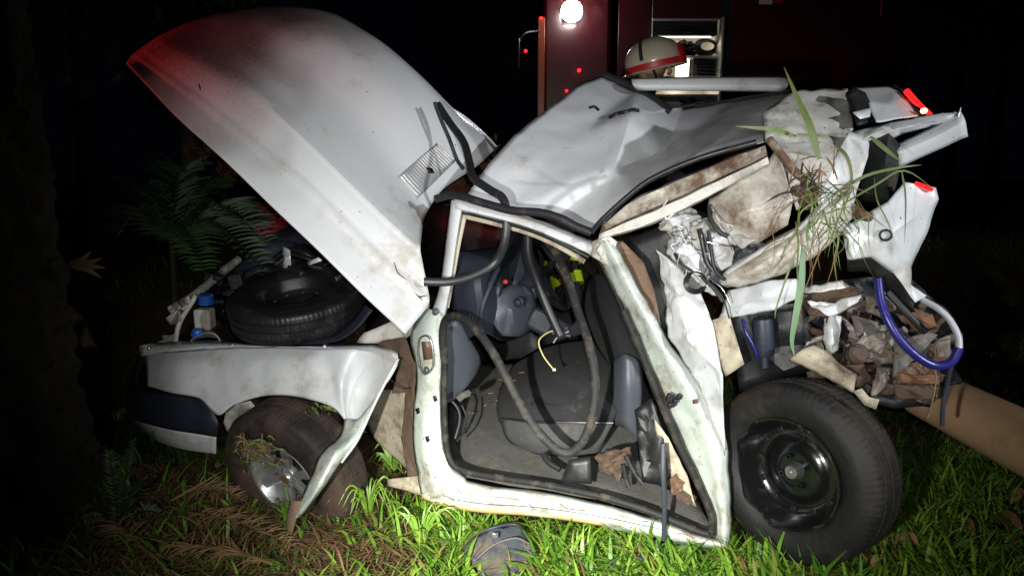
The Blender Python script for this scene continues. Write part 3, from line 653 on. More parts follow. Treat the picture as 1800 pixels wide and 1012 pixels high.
for nm, pts, o1, m_, sd in (('crumple_facet', ((1250,363),(1251,389),(1276,414),(1288,405),(1268,380)), -.05, 'white', 1), ('crumple_facet', ((1286,410),(1318,410),(1335,419),(1306,437),(1288,424)), -.06, 'white', 2),
        ('crumple_facet', ((1244,405),(1278,417),(1291,444),(1288,466),(1268,478),(1246,457)), -.05, 'white', 3), ('crumple_facet', ((1187,441),(1200,427),(1214,429),(1229,449),(1231,476),(1210,472),(1194,458)), -.06, 'white', 4),
        ('crumple_facet', ((1212,400),(1239,385),(1247,400),(1246,420),(1240,448),(1228,440),(1216,425)), -.03, 'white_mud', 5), ('crumple_facet', ((1180,400),(1212,385),(1216,404),(1200,428),(1186,430)), -.01, 'white', 6),
        ('crumple_facet', ((1196,460),(1232,476),(1252,500),(1262,520),(1240,515),(1212,482)), -.07, 'white', 7), ('crumple_facet', ((1246,462),(1266,480),(1284,490),(1276,505),(1252,498)), -.06, 'dashlight', 8),
        ('crumple_facet', ((1172,380),(1206,374),(1232,380),(1212,392),(1182,398)), .0, 'white', 9)):
    c_ = (sum(p_[0] for p_ in pts)/len(pts), sum(p_[1] for p_ in pts)/len(pts)); nq = len(pts)
    r_ = random.Random(sd); V = [S(x_,y_,o1+r_.uniform(-.03,.03)) for x_,y_ in pts]+[S(c_[0],c_[1],o1-.035)]
    tris(nm, V, [(q_,(q_+1)%nq,nq) for q_ in range(nq)], M[m_], car, cuts=3, amp=.007, scale=16, seed=sd, ang=18)
tube('crumple_seam', [S(1229,402,-.07),S(1234,422,-.08),S(1239,444,-.08),S(1246,466,-.08),S(1264,483,-.08),S(1282,484,-.08)], .0085, M['rubber'], car, rb=.004)
tube('crumple_seam', [S(1247,360,-.05),S(1249,385,-.07),S(1262,405,-.08),S(1280,416,-.08)], .007, M['charcoal'], car, rb=.004)
tube('crumple_seam', [S(1186,445,-.06),S(1196,462,-.08),S(1222,480,-.09),S(1250,502,-.1),S(1270,530,-.1)], .005, M['charcoal'], car, rb=.003)
for i in range(11):
    x0 = 1178+rnd.random()*115; y0 = 375+rnd.random()*125
    pts = [S(x0+rnd.uniform(-22,22)*kk*.6, y0+rnd.uniform(-18,22)*kk*.6, -.05-rnd.random()*.05) for kk in range(4)]
    tube('torn_strip', pts, rnd.uniform(.001,.003), rnd.choice([M['white'], M['chrome'], M['dark'], M['white'], M['white_mud']]), car, rb=.0015, n=5, k=3)
V, Fc = lathe([(.034,.012),(.038,.0),(.03,-.004),(.022,-.012),(0,-.012)], S(1222,497,-.09), SIDE_N, 24); obj('body_grommet', V, Fc, M['rubber'], car)
tube('crumple_fold', [S(1245,405,-.08),S(1250,440,-.1),S(1258,475,-.11),S(1280,492,-.12),S(1305,470,-.12)], .006, M['dash'], car)
tube('loose_wire', [S(1240,490,-.11),S(1262,510,-.12),S(1275,535,-.12),S(1282,560,-.11)], .002, M['dark'], car)
tube('loose_wire', [S(1246,488,-.11),S(1270,508,-.12),S(1283,535,-.12)], .002, M['chrome'], car)
# lower quarter, above rear wheel
tris('lower_quarter_panel', [S(1280,510,-.02),S(1340,495,-.06),S(1400,490,-.05),S(1415,520,-.03),S(1360,545,-.06),S(1290,560,-.05),S(1262,560,-.05),S(1340,520,-.1)], [(0,1,7),(1,2,7),(2,3,7),(3,4,7),(4,5,7),(5,6,7),(6,0,7)], M['white'], car, cuts=3, amp=.008, scale=9, seed=22)
poly('cream_bracket', [S(1245,565,-.05),S(1282,553,-.06),S(1308,640,-.06),S(1275,662,-.05),S(1265,640,-.05)], M['cream'], car, cuts=3, amp=.006, scale=12)
poly('arch_lining', [S(1280,545,.12),S(1420,530,.12),S(1430,650,.14),S(1300,690,.14)], M['dark'], car, cuts=3, amp=.02, scale=9)
V, Fc = lathe([(0,.06),(.03,.06),(.032,.05),(.032,-.05),(.028,-.06),(.014,-.065),(.014,-.1),(0,-.1)], S(1342,592,-.0), Vector((-.1,.05,1)), 20); obj('shock_absorber', V, Fc, M['navy'], car)
tube('brake_hose', [S(1305,560,-.02),S(1312,585,-.04),S(1325,610,-.04),S(1332,630,-.03)], .005, M['bluehose'], car)
sheet('bent_bracket', [[S(1388,632,-.1),S(1425,648,-.11),S(1470,672,-.11),S(1500,690,-.1)],[S(1405,618,-.12),S(1440,630,-.13),S(1480,655,-.12),S(1503,665,-.1)],[S(1425,606,-.08),S(1452,618,-.08),S(1488,650,-.07),S(1505,660,-.07)]], M['cream'], car, nu=5, nv=4, amp=.006, scale=14, seed=3)
poly('bent_bracket', [S(1500,688,-.09),S(1515,682,-.09),S(1528,698,-.09),S(1546,702,-.09),S(1540,720,-.09),S(1520,712,-.09)], M['cream'], car, cuts=2, amp=.006, scale=20)
# mangled, mud covered floor and axle behind: many crushed plates
def shard(px, py, o_, size, mat_, seed, nm='crushed_plate'):
    r_ = random.Random(seed); cc = S(px, py, o_)
    nn = (SIDE_N + Vector((r_.uniform(-1,1), r_.uniform(-.6,.6), r_.uniform(-1,1)))*.75).normalized()
    u_ = nn.orthogonal().normalized(); w_ = nn.cross(u_); ang0 = r_.random()*6.28; k_ = r_.choice([4,5,5,6])
    el = r_.uniform(.5,1); rot = r_.random()*3.14
    pts = []
    for q__ in range(k_):
        an = ang0+q__*6.283/k_+r_.uniform(-.3,.3); rr2 = size*r_.uniform(.7,1.15)
        x_, y_ = math.cos(an)*rr2, math.sin(an)*rr2*el
        x_, y_ = x_*math.cos(rot)-y_*math.sin(rot), x_*math.sin(rot)+y_*math.cos(rot)
        pts.append(cc+u_*x_+w_*y_+nn*r_.uniform(-.2,.2)*size)
    return poly(nm, pts, mat_, car, solid=.003, cuts=3, amp=size*.14, scale=1/size*.8, seed=seed, ang=18)
plates = 0
rs = random.Random(21)
for i in range(10):
    t_ = rs.random(); x_ = 1400+t_*260; lo = 505+max(0,(x_-1600))*.5; hi = 640+t_*60
    y_ = lo+rs.random()*(hi-lo)
    m_ = rs.choices([M['mudmetal'], M['mud'], M['rust'], M['cream'], M['white_mud'], M['dark'], M['carpet'], M['dashlight']], [6,4,3,1.2,1.2,3,1.5,1])[0]
    shard(x_, y_, .13+rs.random()*.25, rs.uniform(.015,.07)*(1 if i < 60 else .65), m_, 100+i)
M['greyplate'] = mat('mud_washed_grey_steel', (.17,.16,.15), .5, dirt=(.12,.08,.055), dirt_amt=.5, dscale=8, bump=.15, bscale=30, speck=.05)
M['rustbar'] = mat('orange_rusted_bar', (.21,.095,.045), .75, dirt=(.1,.06,.04), dirt_amt=.5, dscale=10, bump=.3, bscale=40)
for nm, pts, o1, m_, bulge in (('muddy_trough', ((1404,528),(1480,495),(1508,506),(1516,527),(1466,556),(1424,553)), .02, 'mud', .04), ('bright_fold', ((1419,531),(1462,541),(1514,519),(1508,531),(1464,552),(1428,540)), -.03, 'white', -.012),
        ('grey_plate', ((1494,552),(1545,565),(1540,586),(1506,590)), .04, 'greyplate', -.02), ('grey_plate', ((1480,608),(1530,588),(1570,594),(1572,640),(1524,636)), .02, 'mudmetal', -.03), ('grey_plate', ((1571,600),(1632,583),(1648,588),(1600,640),(1569,664)), -.01, 'greyplate', -.015),
        ('rusty_bar', ((1578,655),(1652,660),(1650,676),(1580,672)), -.03, 'rustbar', -.02), ('dark_box_section', ((1570,673),(1650,679),(1640,704),(1574,700)), .02, 'mud', -.02), ('bent_bracket_arm', ((1543,644),(1566,646),(1563,676),(1530,698),(1534,670)), -.02, 'mudmetal', -.02),
        ('brown_plate', ((1590,535),(1640,552),(1650,575),(1610,582),(1585,560)), .03, 'rustbar', -.02), ('brown_plate', ((1470,640),(1520,640),(1534,668),(1510,682),(1480,664)), .02, 'mud', -.03), ('brown_plate', ((1520,520),(1556,512),(1580,540),(1550,560),(1522,548)), .06, 'mudmetal', -.03),
        ('brown_plate', ((1636,600),(1668,590),(1676,630),(1648,650),(1628,636)), .05, 'mudmetal', -.03)):
    c_ = (sum(p_[0] for p_ in pts)/len(pts), sum(p_[1] for p_ in pts)/len(pts)); nq = len(pts)
    V = [S(x_,y_,o1+rs.uniform(-.012,.012)) for x_,y_ in pts]+[S(c_[0],c_[1],o1+bulge)]
    tris(nm, V, [(q_,(q_+1)%nq,nq) for q_ in range(nq)], M[m_], car, cuts=3, amp=.007, scale=18, seed=nq+int(pts[0][0]), ang=20, solid=.004)
tube('dark_bar', [S(1560,514,-.05),S(1594,550,-.06),S(1628,584,-.05)], .010, M['charcoal'], car, rb=.006)
V, Fc = lathe([(0,.02),(.022,.018),(.03,.01),(.032,-.02),(.028,-.03)], S(1508,622,-.01), (SIDE_N+Vector((.3,0,.3))), 24); obj('muddy_bush', V, Fc, M['mud'], car)
def bent_strip(px, py, o_, L9, W9, an9, m9, sd9):
    r_ = random.Random(sd9); ca, sa_ = math.cos(an9), math.sin(an9); rows_ = []
    kn_ = [(r_.uniform(-.16,.16)*L9, r_.uniform(-.05,.05)) for _ in range(6)]
    for v9, (wv, ov) in enumerate(((-.5,.02),(-.35,-.03),(.1,-.045),(.42,-.02),(.5,.03))):
        row_ = []
        for u9 in range(6):
            a9 = (u9/5-.5)*L9+r_.uniform(-.03,.03)*L9; b9 = wv*W9+kn_[u9][0]*.45
            row_.append(S(px+a9*ca-b9*sa_, py+a9*sa_+b9*ca, o_+ov*.6+kn_[u9][1]))
        rows_.append(row_)
    return sheet('bent_metal_strip', rows_, m9, car, nu=4, nv=3, umode='s', vmode='l', amp=.006, scale=16, seed=sd9, ang=24)
for i in range(30):
    t_ = rs.random(); x_ = 1420+t_*225; y_ = 520+max(0,(x_-1590))*.7+rs.random()*(125+t_*40)
    bent_strip(x_, y_, .07+rs.random()*.2, rs.uniform(60,150), rs.uniform(9,30), rs.gauss(.12,.35), rs.choices([M['mudmetal'],M['mud'],M['rust'],M['greyplate'],M['white_mud'],M['charcoal']],[4,4,2,3,1.5,4])[0], 300+i)
for i in range(16):
    x_ = rs.uniform(1430,1660); y_ = rs.uniform(520,680); dx9 = rs.gauss(0,30); dy9 = rs.gauss(10,25)
    tube('loose_wire', [S(x_,y_,.0),S(x_+dx9*.4+rs.uniform(-8,8),y_+dy9*.4,-.03),S(x_+dx9,y_+dy9,.0)], rs.uniform(.0012,.003), rs.choice([M['charcoal'],M['rustbar'],M['charcoal'],M['chrome']]), car, n=5)
poly('floor_backing', [S(1400,500,.42),S(1600,480,.42),S(1680,560,.45),S(1690,680,.45),S(1640,720,.4),S(1420,690,.4)], M['charcoal'], car, cuts=4, amp=.05, scale=7)
for (x1,y1,x2,y2,o1,rr3,mm) in ((1500,605,1590,580,.02,.012,'mudmetal'),(1570,655,1660,640,.0,.020,'rust'),(1545,685,1650,660,.1,.022,'mud'),(1560,505,1640,600,.02,.012,'dark'),(1590,640,1660,560,.05,.007,'mud')):
    pts = [S(x1+(x2-x1)*k9/9+rs.uniform(-3,3), y1+(y2-y1)*k9/9+rs.uniform(-4,4), o1+rs.uniform(-.012,.012)) for k9 in range(10)]
    tube('bent_member', pts, rr3, M[mm], car, rb=rr3*.7, n=7, k=2)
sheet('white_torn_plate', [[S(1448,560,-.02),S(1462,552,-.03),S(1480,556,-.02)],[S(1445,590,-.03),S(1462,588,-.06),S(1478,590,-.03)],[S(1452,625,-.02),S(1462,628,-.03),S(1472,610,-.02)]], M['white'], car, nu=5, nv=5, amp=.008, scale=20)
sheet('white_torn_plate', [[S(1408,505,-.04),S(1440,500,-.06),S(1480,492,-.05)],[S(1412,515,-.06),S(1450,512,-.08),S(1495,503,-.06)]], M['white_mud'], car, nu=5, nv=3, amp=.008, scale=20)
sheet('white_torn_plate', [[S(1420,530,-.03),S(1450,540,-.06),S(1480,525,-.05),S(1512,518,-.03)],[S(1428,537,-.05),S(1455,553,-.08),S(1485,545,-.06),S(1514,522,-.04)]], M['white'], car, nu=5, nv=4, amp=.01, scale=22)
# dark bumper piece under the corner panel
sheet('torn_bumper_skin', [[S(1488,458,-.05),S(1530,448,-.06),S(1562,468,-.05),S(1592,510,-.03),S(1610,545,0)],[S(1490,475,.0),S(1525,480,-.02),S(1550,498,-.02),S(1575,520,0),S(1600,550,.03)]], M['charcoal'], car, nu=5, nv=3, amp=.006, scale=14)
# blue hose, grey continuation, dangling cable
tube('blue_hose', [S(1543,490,-.1),S(1549,530,-.12),S(1562,565,-.14),S(1585,600,-.15),S(1615,628,-.15),S(1645,642,-.14),S(1672,636,-.13),S(1686,612,-.12)], .0125, M['bluehose'], car, k=7, n=12)
tube('grey_hose', [S(1686,612,-.12),S(1684,590,-.11),S(1670,563,-.1),S(1650,543,-.09),S(1622,527,-.06)], .009, M['greyhose'], car, k=6, n=10)
tube('dangling_cable', [S(1672,640,-.13),S(1664,680,-.12),S(1658,710,-.12),S(1656,748,-.12)], .006, M['navy'], car, rb=.005)
tube('dangling_cable', [S(1635,620,-.08),S(1645,660,-.08),S(1640,700,-.08),S(1630,735,-.08)], .0025, M['fibre'], car)
V, Fc = lathe([(0,.015),(.01,.012),(.012,0),(.008,-.014),(0,-.016)], S(1628,733,-.08), Vector((0,0,1)), 12); obj('bulb_socket', V, Fc, M['chrome'], car)

# ------------------------------------------------------------------ wheels
def tyre_prof(Rr, w_, rim):
    hw = w_/2; g = .007
    return [(rim,hw*.80),(rim+.012,hw*.93),(rim+(Rr-rim)*.35,hw*1.05),(rim+(Rr-rim)*.62,hw*1.06),(rim+(Rr-rim)*.66,hw*1.03),(Rr-.022,hw*.97),(Rr-.010,hw*.88),(Rr-.003,hw*.74),
            (Rr-.001,hw*.52),(Rr-g,hw*.50),(Rr-g,hw*.44),(Rr,hw*.42),(Rr,hw*.06),(Rr-g,hw*.04),(Rr-g,-hw*.04),(Rr,-hw*.06),(Rr,-hw*.42),(Rr-g,-hw*.44),(Rr-g,-hw*.50),(Rr-.001,-hw*.52),
            (Rr-.003,-hw*.74),(Rr-.010,-hw*.88),(Rr-.022,-hw*.97),(rim+(Rr-rim)*.5,-hw*1.05),(rim+.012,-hw*.93),(rim,-hw*.80)]
SIPE = .002
def tread(i, q, r, z):
    if i in (6,7,8,11,12,15,16,19,20,21):
        ph = (q*90/(2*math.pi) + (.4 if i in (11,12) else 0)+(i > 13)*.5) % 1
        if ph < .15: return r-SIPE, z
    return r, z
def tyre(name, c_, ax, Rr, w_, rim, mat_, parent, squash=None):
    V, Fc = lathe(tyre_prof(Rr, w_, rim), c_, ax, 360, tread)
    if squash: V = [squash(v_) for v_ in V]
    return obj(name, V, Fc, mat_, parent, ang=35)
# front wheel
ax1 = Vector((-.42,-.87,-.22)).normalized(); c1 = P(500,843,2.86) - ax1*.075
fw = bpy.data.objects.new('front_wheel', None); C.objects.link(fw); fw.parent = car; fw.location = c1-root_loc(car)
tyre('tyre', c1, ax1, .345, .200, .178, M['tyre'], fw)
V, Fc = lathe([(.184,.084),(.182,.09),(.172,.086),(.160,.060),(.150,.02),(.148,-.06),(.17,-.08)], c1, ax1, 72); rim1 = obj('rim', V, Fc, M['alloy'], fw)
V, Fc = lathe([(0,-.01),(.105,-.01),(.11,-.02),(.145,-.03)], c1, ax1, 40); obj('brake_disc', V, Fc, M['dark'], fw)
aa = Vector((0,0,1)).cross(ax1).normalized(); bb = ax1.cross(aa)
for s_ in range(6):
    an = s_*math.pi/3+.35; rd = aa*math.cos(an)+bb*math.sin(an); td = -aa*math.sin(an)+bb*math.cos(an)
    pts = []; 
    for r_, wd, z_, th in ((.028,.018,.058,.03),(.06,.017,.062,.03),(.105,.021,.064,.028),(.148,.029,.066,.02),(.166,.034,.072,.014)):
        pts.append([c1+rd*r_+td*wd*k2+ax1*(z_-.006*abs(k2)**2) for k2 in (-1,-.75,0,.75,1)]+[c1+rd*r_+td*wd*.9*k2+ax1*(z_-th) for k2 in (1,-1)])
    V = [p for row in pts for p in row]; n7 = 7
    Fc = [(i2*n7+j2, i2*n7+(j2+1)%n7, (i2+1)*n7+(j2+1)%n7, (i2+1)*n7+j2) for i2 in range(4) for j2 in range(n7)]
    obj('spoke', V, Fc, M['alloy'], rim1, ang=40)
V, Fc = lathe([(0,.072),(.02,.072),(.024,.068),(.026,.06),(.05,.058),(.055,.05),(.055,.03)], c1, ax1, 32); obj('hub', V, Fc, M['alloy'], rim1)
V, Fc = lathe([(0,.0755),(.019,.075),(.023,.0715)], c1, ax1, 24); obj('centre_cap', V, Fc, M['rust'], rim1)
for s_ in range(4):
    an = s_*math.pi/2+.2; p_ = c1+(aa*math.cos(an)+bb*math.sin(an))*.04
    V, Fc = lathe([(0,.064),(.006,.064),(.007,.057),(.010,.055)], p_, ax1, 8); obj('wheel_bolt', V, Fc, M['steel'], rim1)
# mud packed in the rim
bm = bmesh.new(); bmesh.ops.create_icosphere(bm, subdivisions=4, radius=1); cm = c1+ax1*.062+bb*.10-aa*.055 if (bb.z>0) else c1+ax1*.062-bb*.10
cm = P(450,790,2.73)
V = [cm+Vector((v_.co.x*.055,v_.co.y*.02,v_.co.z*.035))+v_.co*.02*crump(v_.co*.1,22,3) for v_ in bm.verts]; bm.verts.index_update()
obj('mud_cake', V, [tuple(v_.index for v_ in f_.verts) for f_ in bm.faces], M['mud'], fw); bm.free()
# rear wheel
ax2 = Vector((-.80,-.59,.02)).normalized(); c2 = P(1384,832,2.10) - ax2*.075
rw = bpy.data.objects.new('rear_wheel', None); C.objects.link(rw); rw.parent = car; rw.location = c2-root_loc(car)
tyre('tyre', c2, ax2, .298, .185, .178, M['tyre_rear'], rw)
def dent(i, q, r, z):
    k_ = .005*math.sin(3*q+1)+.004*math.sin(7*q)+.003*math.sin(11*q+2)
    if i <= 2: return r+.5*k_, z+k_*1.2
    return r, z
V, Fc = lathe([(.186,.083),(.184,.092),(.176,.090),(.170,.066),(.158,.052),(.15,.03),(.128,.012),(.112,.012),(.100,.022),(.085,.034),(.06,.034),(.055,.026),(.034,.024),(.03,.024),(0,.022)], c2, ax2, 96, dent)
rim2 = obj('steel_rim', V, Fc, M['blackrim'], rw, ang=45)
a2 = Vector((0,0,1)).cross(ax2).normalized(); b2 = ax2.cross(a2)
V, Fc = lathe([(0,.046),(.006,.046),(.007,.058),(.021,.056),(.024,.05),(.026,.034),(.03,.022)], c2, ax2, 20); obj('hub_nut', V, Fc, M['steel'], rim2)
for s_ in range(4):
    an = s_*math.pi/2+.5; p_ = c2+(a2*math.cos(an)+b2*math.sin(an))*.049
    V, Fc = lathe([(.010,.030),(.010,.038),(.006,.038),(.005,.026),(0,.026)], p_, ax2, 10); obj('bolt_hole', V, Fc, M['blackrim'], rim2)
for s_ in range(12):
    an = s_*math.pi/6; rd = a2*math.cos(an)+b2*math.sin(an); p_ = c2+rd*.137
    V, Fc = lathe([(0,.026),(.010,.026),(.012,.024)], p_, ax2, 10); obj('vent_hole', V, Fc, M['dark'], rim2)

# ------------------------------------------------------------------ engine bay
sheet('bay_floor', [[S(250,640,.12),S(500,660,.12),S(720,660,.12)],[S(270,640,1.3),S(500,640,1.3),S(700,640,1.3)]], M['dark'], car, nu=3, nv=3)
sheet('bay_bulkhead', [[S(660,620,.1),S(690,560,.15),S(720,500,.2)],[S(640,600,1.4),S(650,520,1.4),S(660,430,1.4)]], M['dark'], car, nu=3, nv=4)
sheet('far_wing', [[S(360,500,1.1),S(440,440,1.2),S(500,400,1.3),S(560,380,1.35)],[S(380,560,1.2),S(460,520,1.25),S(520,480,1.35),S(580,460,1.4)]], M['navy'], car, nu=4, nv=3, amp=.01, scale=6)
tube('front_crossmember', [S(300,545,.3),S(340,520,.5),S(390,480,.8),S(420,455,1.0)], .022, M['white_mud'], car, rb=.015)
tube('white_bay_pipe', [S(308,602,.22),S(313,575,.22),S(322,555,.24),S(338,530,.26),S(343,520,.28)], .012, M['bottle'], car, n=12)
for pts in (((284,590),(300,585),(310,588),(305,600),(288,602)), ((292,560),(312,545),(325,548),(318,565),(300,572)), ((270,604),(290,596),(310,600),(300,606),(280,608)), ((312,530),(330,522),(335,535),(320,545))):
    poly('slam_panel_piece', [S(x_,y_,.2+rnd.random()*.1) for x_,y_ in pts], M['bottle'], car, cuts=2, amp=.008, scale=25, solid=.006)
def jar(name, px, py, o_, prof, mat_, segs=28):
    V, Fc = lathe(prof, S(px,py,o_), Vector((.05,0,1)), segs); return obj(name, V, Fc, mat_, car, ang=40)
wb = sheet('washer_bottle', [[S(330,606,.16),S(342,594,.15),S(360,586,.15),S(378,588,.15),S(390,604,.16)],[S(328,608,.3),S(340,590,.32),S(360,582,.32),S(380,584,.32),S(396,606,.3)],[S(330,612,.42),S(345,600,.42),S(362,594,.42),S(380,598,.42),S(392,612,.42)]], M['bottle'], car, nu=4, nv=4)
V, Fc = lathe([(0,.028),(.022,.028),(.026,.022),(.026,.008),(.032,.006),(.032,0),(0,0)], S(347,588,.2), Vector((.05,-.15,1)), 24); obj('blue_cap', V, Fc, M['bluecap'], wb, ang=40)
rb3 = bevel(MB().box(S(360,560,.32), .085, .08, .11).build('fluid_reservoir', M['bottle'], car), .012, 3)
V, Fc = lathe([(0,.05),(.03,.05),(.037,.042),(.037,.008),(.042,.006),(.042,0),(0,0)], S(363,533,.32), Vector((.05,-.1,1)), 28); obj('blue_cap', V, Fc, M['bluecap'], rb3, ang=40)
for i in range(26):
    cc = S(rnd.uniform(370,620), rnd.uniform(470,560), rnd.uniform(.6,1.2)); b_ = MB().box(cc, rnd.uniform(.04,.14), rnd.uniform(.04,.12), rnd.uniform(.03,.09), M=Matrix.Rotation(rnd.uniform(-.6,.6),3,'Y') @ Matrix.Rotation(rnd.uniform(0,3),3,'Z')); bevel(b_.build('engine_part', M['dark'], car), .008)
for i in range(10):
    x_ = rnd.uniform(400,560); y_ = rnd.uniform(440,500); tube('engine_hose', [S(x_,y_,.7),S(x_+30,y_-18,.8),S(x_+65,y_-8,.9),S(x_+90,y_+12,.9)], rnd.uniform(.008,.018), M['rubber'], car)
for pts in (((497,432),(510,440),(512,470),(497,472)), ((432,512),(447,498),(450,502),(436,510)), ((538,462),(560,452),(566,458),(545,466))):
    poly('pale_bay_fragment', [S(x_,y_,.75) for x_,y_ in pts], M['white'], car, cuts=1, solid=.003)
sheet('bay_apron', [[S(530,606,.14),S(590,600,.13),S(625,580,.13),S(655,545,.16)],[S(530,600,.2),S(585,590,.2),S(612,570,.2),S(640,535,.22)]], M['navy'], car, nu=4, nv=3)
# spare wheel lying in the engine bay
sax = Vector((-.05,-.24,.97)).normalized(); scn = S(525,533,.44)
spare = thing('spare_wheel', scn, 'spare wheel with black tyre lying in the open engine bay under the hood', 'spare wheel')
tyre('tyre', scn, sax, .335, .165, .18, M['rubber'], spare)
V, Fc = lathe([(.178,.065),(.172,.07),(.160,.05),(.15,.02),(.12,.0),(.10,.005),(.08,.02),(.05,.02),(.03,.03),(0,.03)], scn, sax, 64); srim = obj('steel_rim', V, Fc, M['dark'], spare)
sa = Vector((0,0,1)).cross(sax).normalized(); sb_ = sax.cross(sa)
for s_ in range(10):
    an = s_*math.pi/5; V, Fc = lathe([(0,.012),(.011,.012),(.013,.008)], scn+(sa*math.cos(an)+sb_*math.sin(an))*.128, sax, 10); obj('vent_hole', V, Fc, M['dark'], srim)

# ------------------------------------------------------------------ interior
sheet('floor', [[S(785,835,.06),S(950,862,.06),S(1100,890,.06),S(1255,940,.06)],[S(790,720,.55),S(900,720,.6),S(1050,740,.6),S(1180,780,.5)],[S(800,640,1.1),S(900,635,1.2),S(1050,640,1.2),S(1180,660,1.1)]], M['carpet'], car, nu=6, nv=6, amp=.012, scale=6, seed=3)
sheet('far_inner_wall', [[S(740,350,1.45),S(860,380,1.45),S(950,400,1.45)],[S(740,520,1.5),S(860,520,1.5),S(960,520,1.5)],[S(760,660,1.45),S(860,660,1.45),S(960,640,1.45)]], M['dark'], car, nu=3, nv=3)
sheet('far_door_card', [[S(950,530,1.45),S(1050,540,1.45),S(1180,560,1.4)],[S(950,660,1.45),S(1050,660,1.45),S(1180,680,1.4)]], M['dash'], car, nu=3, nv=3)
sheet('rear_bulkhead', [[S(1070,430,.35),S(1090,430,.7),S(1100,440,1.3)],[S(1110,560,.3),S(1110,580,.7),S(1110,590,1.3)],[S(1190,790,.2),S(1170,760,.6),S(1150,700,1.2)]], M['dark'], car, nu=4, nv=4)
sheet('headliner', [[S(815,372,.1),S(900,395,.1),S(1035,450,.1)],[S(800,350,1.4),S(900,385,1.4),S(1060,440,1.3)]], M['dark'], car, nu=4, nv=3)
# dashboard: upper roll, side face, lower knee panel
dash = sheet('dashboard', [[S(782,440,.15),S(830,440,.3),S(900,430,.7),S(940,430,1.1)],
                    [S(785,480,.12),S(850,455,.22),S(910,440,.6),S(945,440,1.0)],
                    [S(792,520,.12),S(845,490,.12),S(900,480,.5),S(950,470,.95)],
                    [S(800,560,.14),S(850,545,.12),S(900,540,.4),S(950,520,.9)],
                    [S(815,600,.2),S(850,585,.16),S(890,600,.4),S(940,580,.9)]], M['dash'], car, nu=5, nv=5)
tube('dash_edge', [S(905,410,.55),S(885,450,.3),S(862,500,.16),S(848,540,.12),S(845,570,.13),S(852,595,.15)], .012, M['dash'], car)
poly('instrument_hood', [S(890,400,.7),S(925,415,.5),S(938,470,.4),S(945,520,.4),S(930,560,.4),S(885,575,.3),S(860,560,.2),S(880,500,.25)], M['dash'], car, cuts=3, solid=.03)
sheet('kick_panel', [[S(783,565,.1),S(800,560,.12),S(815,575,.16),S(828,600,.22)],[S(780,620,.1),S(805,620,.14),S(828,620,.2),S(845,630,.28)],[S(784,680,.1),S(805,678,.16),S(828,665,.22),S(842,650,.3)],[S(786,708,.1),S(796,704,.14),S(808,694,.18),S(818,682,.22)]], M['dashlight'], car, nu=4, nv=4)
sheet('lower_dash_panel', [[S(862,520,.22),S(905,500,.3),S(940,510,.4)],[S(865,560,.2),S(905,545,.26),S(945,545,.38)],[S(880,590,.22),S(915,590,.3),S(940,575,.4)]], M['dashlight'], car, nu=4, nv=4)
V, Fc = lathe([(0,.022),(.012,.02),(.016,.008),(.022,.004),(.022,0)], S(912,531,.22), SIDE_N, 20); obj('dash_knob', V, Fc, M['dash'], car)
V, Fc = lathe([(0,.012),(.008,.01),(.010,0)], S(889,495,.2), SIDE_N, 14); obj('red_button', V, Fc, M['redband'], car)
for i in range(5): MB().box(S(826+i*5,556+i*4,.02), .004, .01, .022).build('dash_vent_fin', M['dark'], car)
# steering wheel
swc = S(962,478,.42); sax2 = Vector((.80,-.30,.52)).normalized()
sa2 = Vector((0,0,1)).cross(sax2).normalized(); sb2 = sax2.cross(sa2)
pts = [swc+(sa2*math.cos(q__)+sb2*math.sin(q__))*.165 for q__ in np.linspace(0, 2*math.pi, 33)]
sw = tube('steering_wheel', pts, .0155, M['rubber'], car, k=2, n=12)
V, Fc = lathe([(0,.012),(.045,.008),(.055,-.01),(.05,-.04),(.03,-.08),(.028,-.2),(0,-.2)], swc-sax2*.03, sax2, 24); obj('hub', V, Fc, M['dash'], sw)
for an in (.2, 2.2, 4.2): tube('spoke', [swc-sax2*.03, swc+(sa2*math.cos(an)+sb2*math.sin(an))*.16], .014, M['dash'], sw, rb=.008)
bevel(MB().box(S(950,560,.42), .12, .16, .1, M=Matrix.Rotation(.5,3,'Y')).build('column_shroud', M['dash'], car), .02, 3)
# loose yellow wires with a connector
tube('yellow_wire', [S(985,578,.2),S(962,585,.18),S(947,600,.17),S(955,625,.16),S(972,648,.16)], .0028, mat('yellow_wire_plastic', (.6,.5,.2), .5), car)
tube('yellow_wire', [S(1000,582,.22),S(982,590,.2),S(973,602,.2)], .0028, M['bottle'], car)
bevel(MB().box(S(974,649,.16), .014, .012, .012).build('wire_connector', M['bottle'], car), .002)
for i in range(8):
    x_ = 985+rnd.uniform(-14,18); y_ = 580+rnd.uniform(-8,12); MB().box(S(x_,y_,.22), .008,.008,.01, M=Matrix.Rotation(rnd.random()*3,3,'Y')).build('broken_trim_chip', M['chrome'], car)
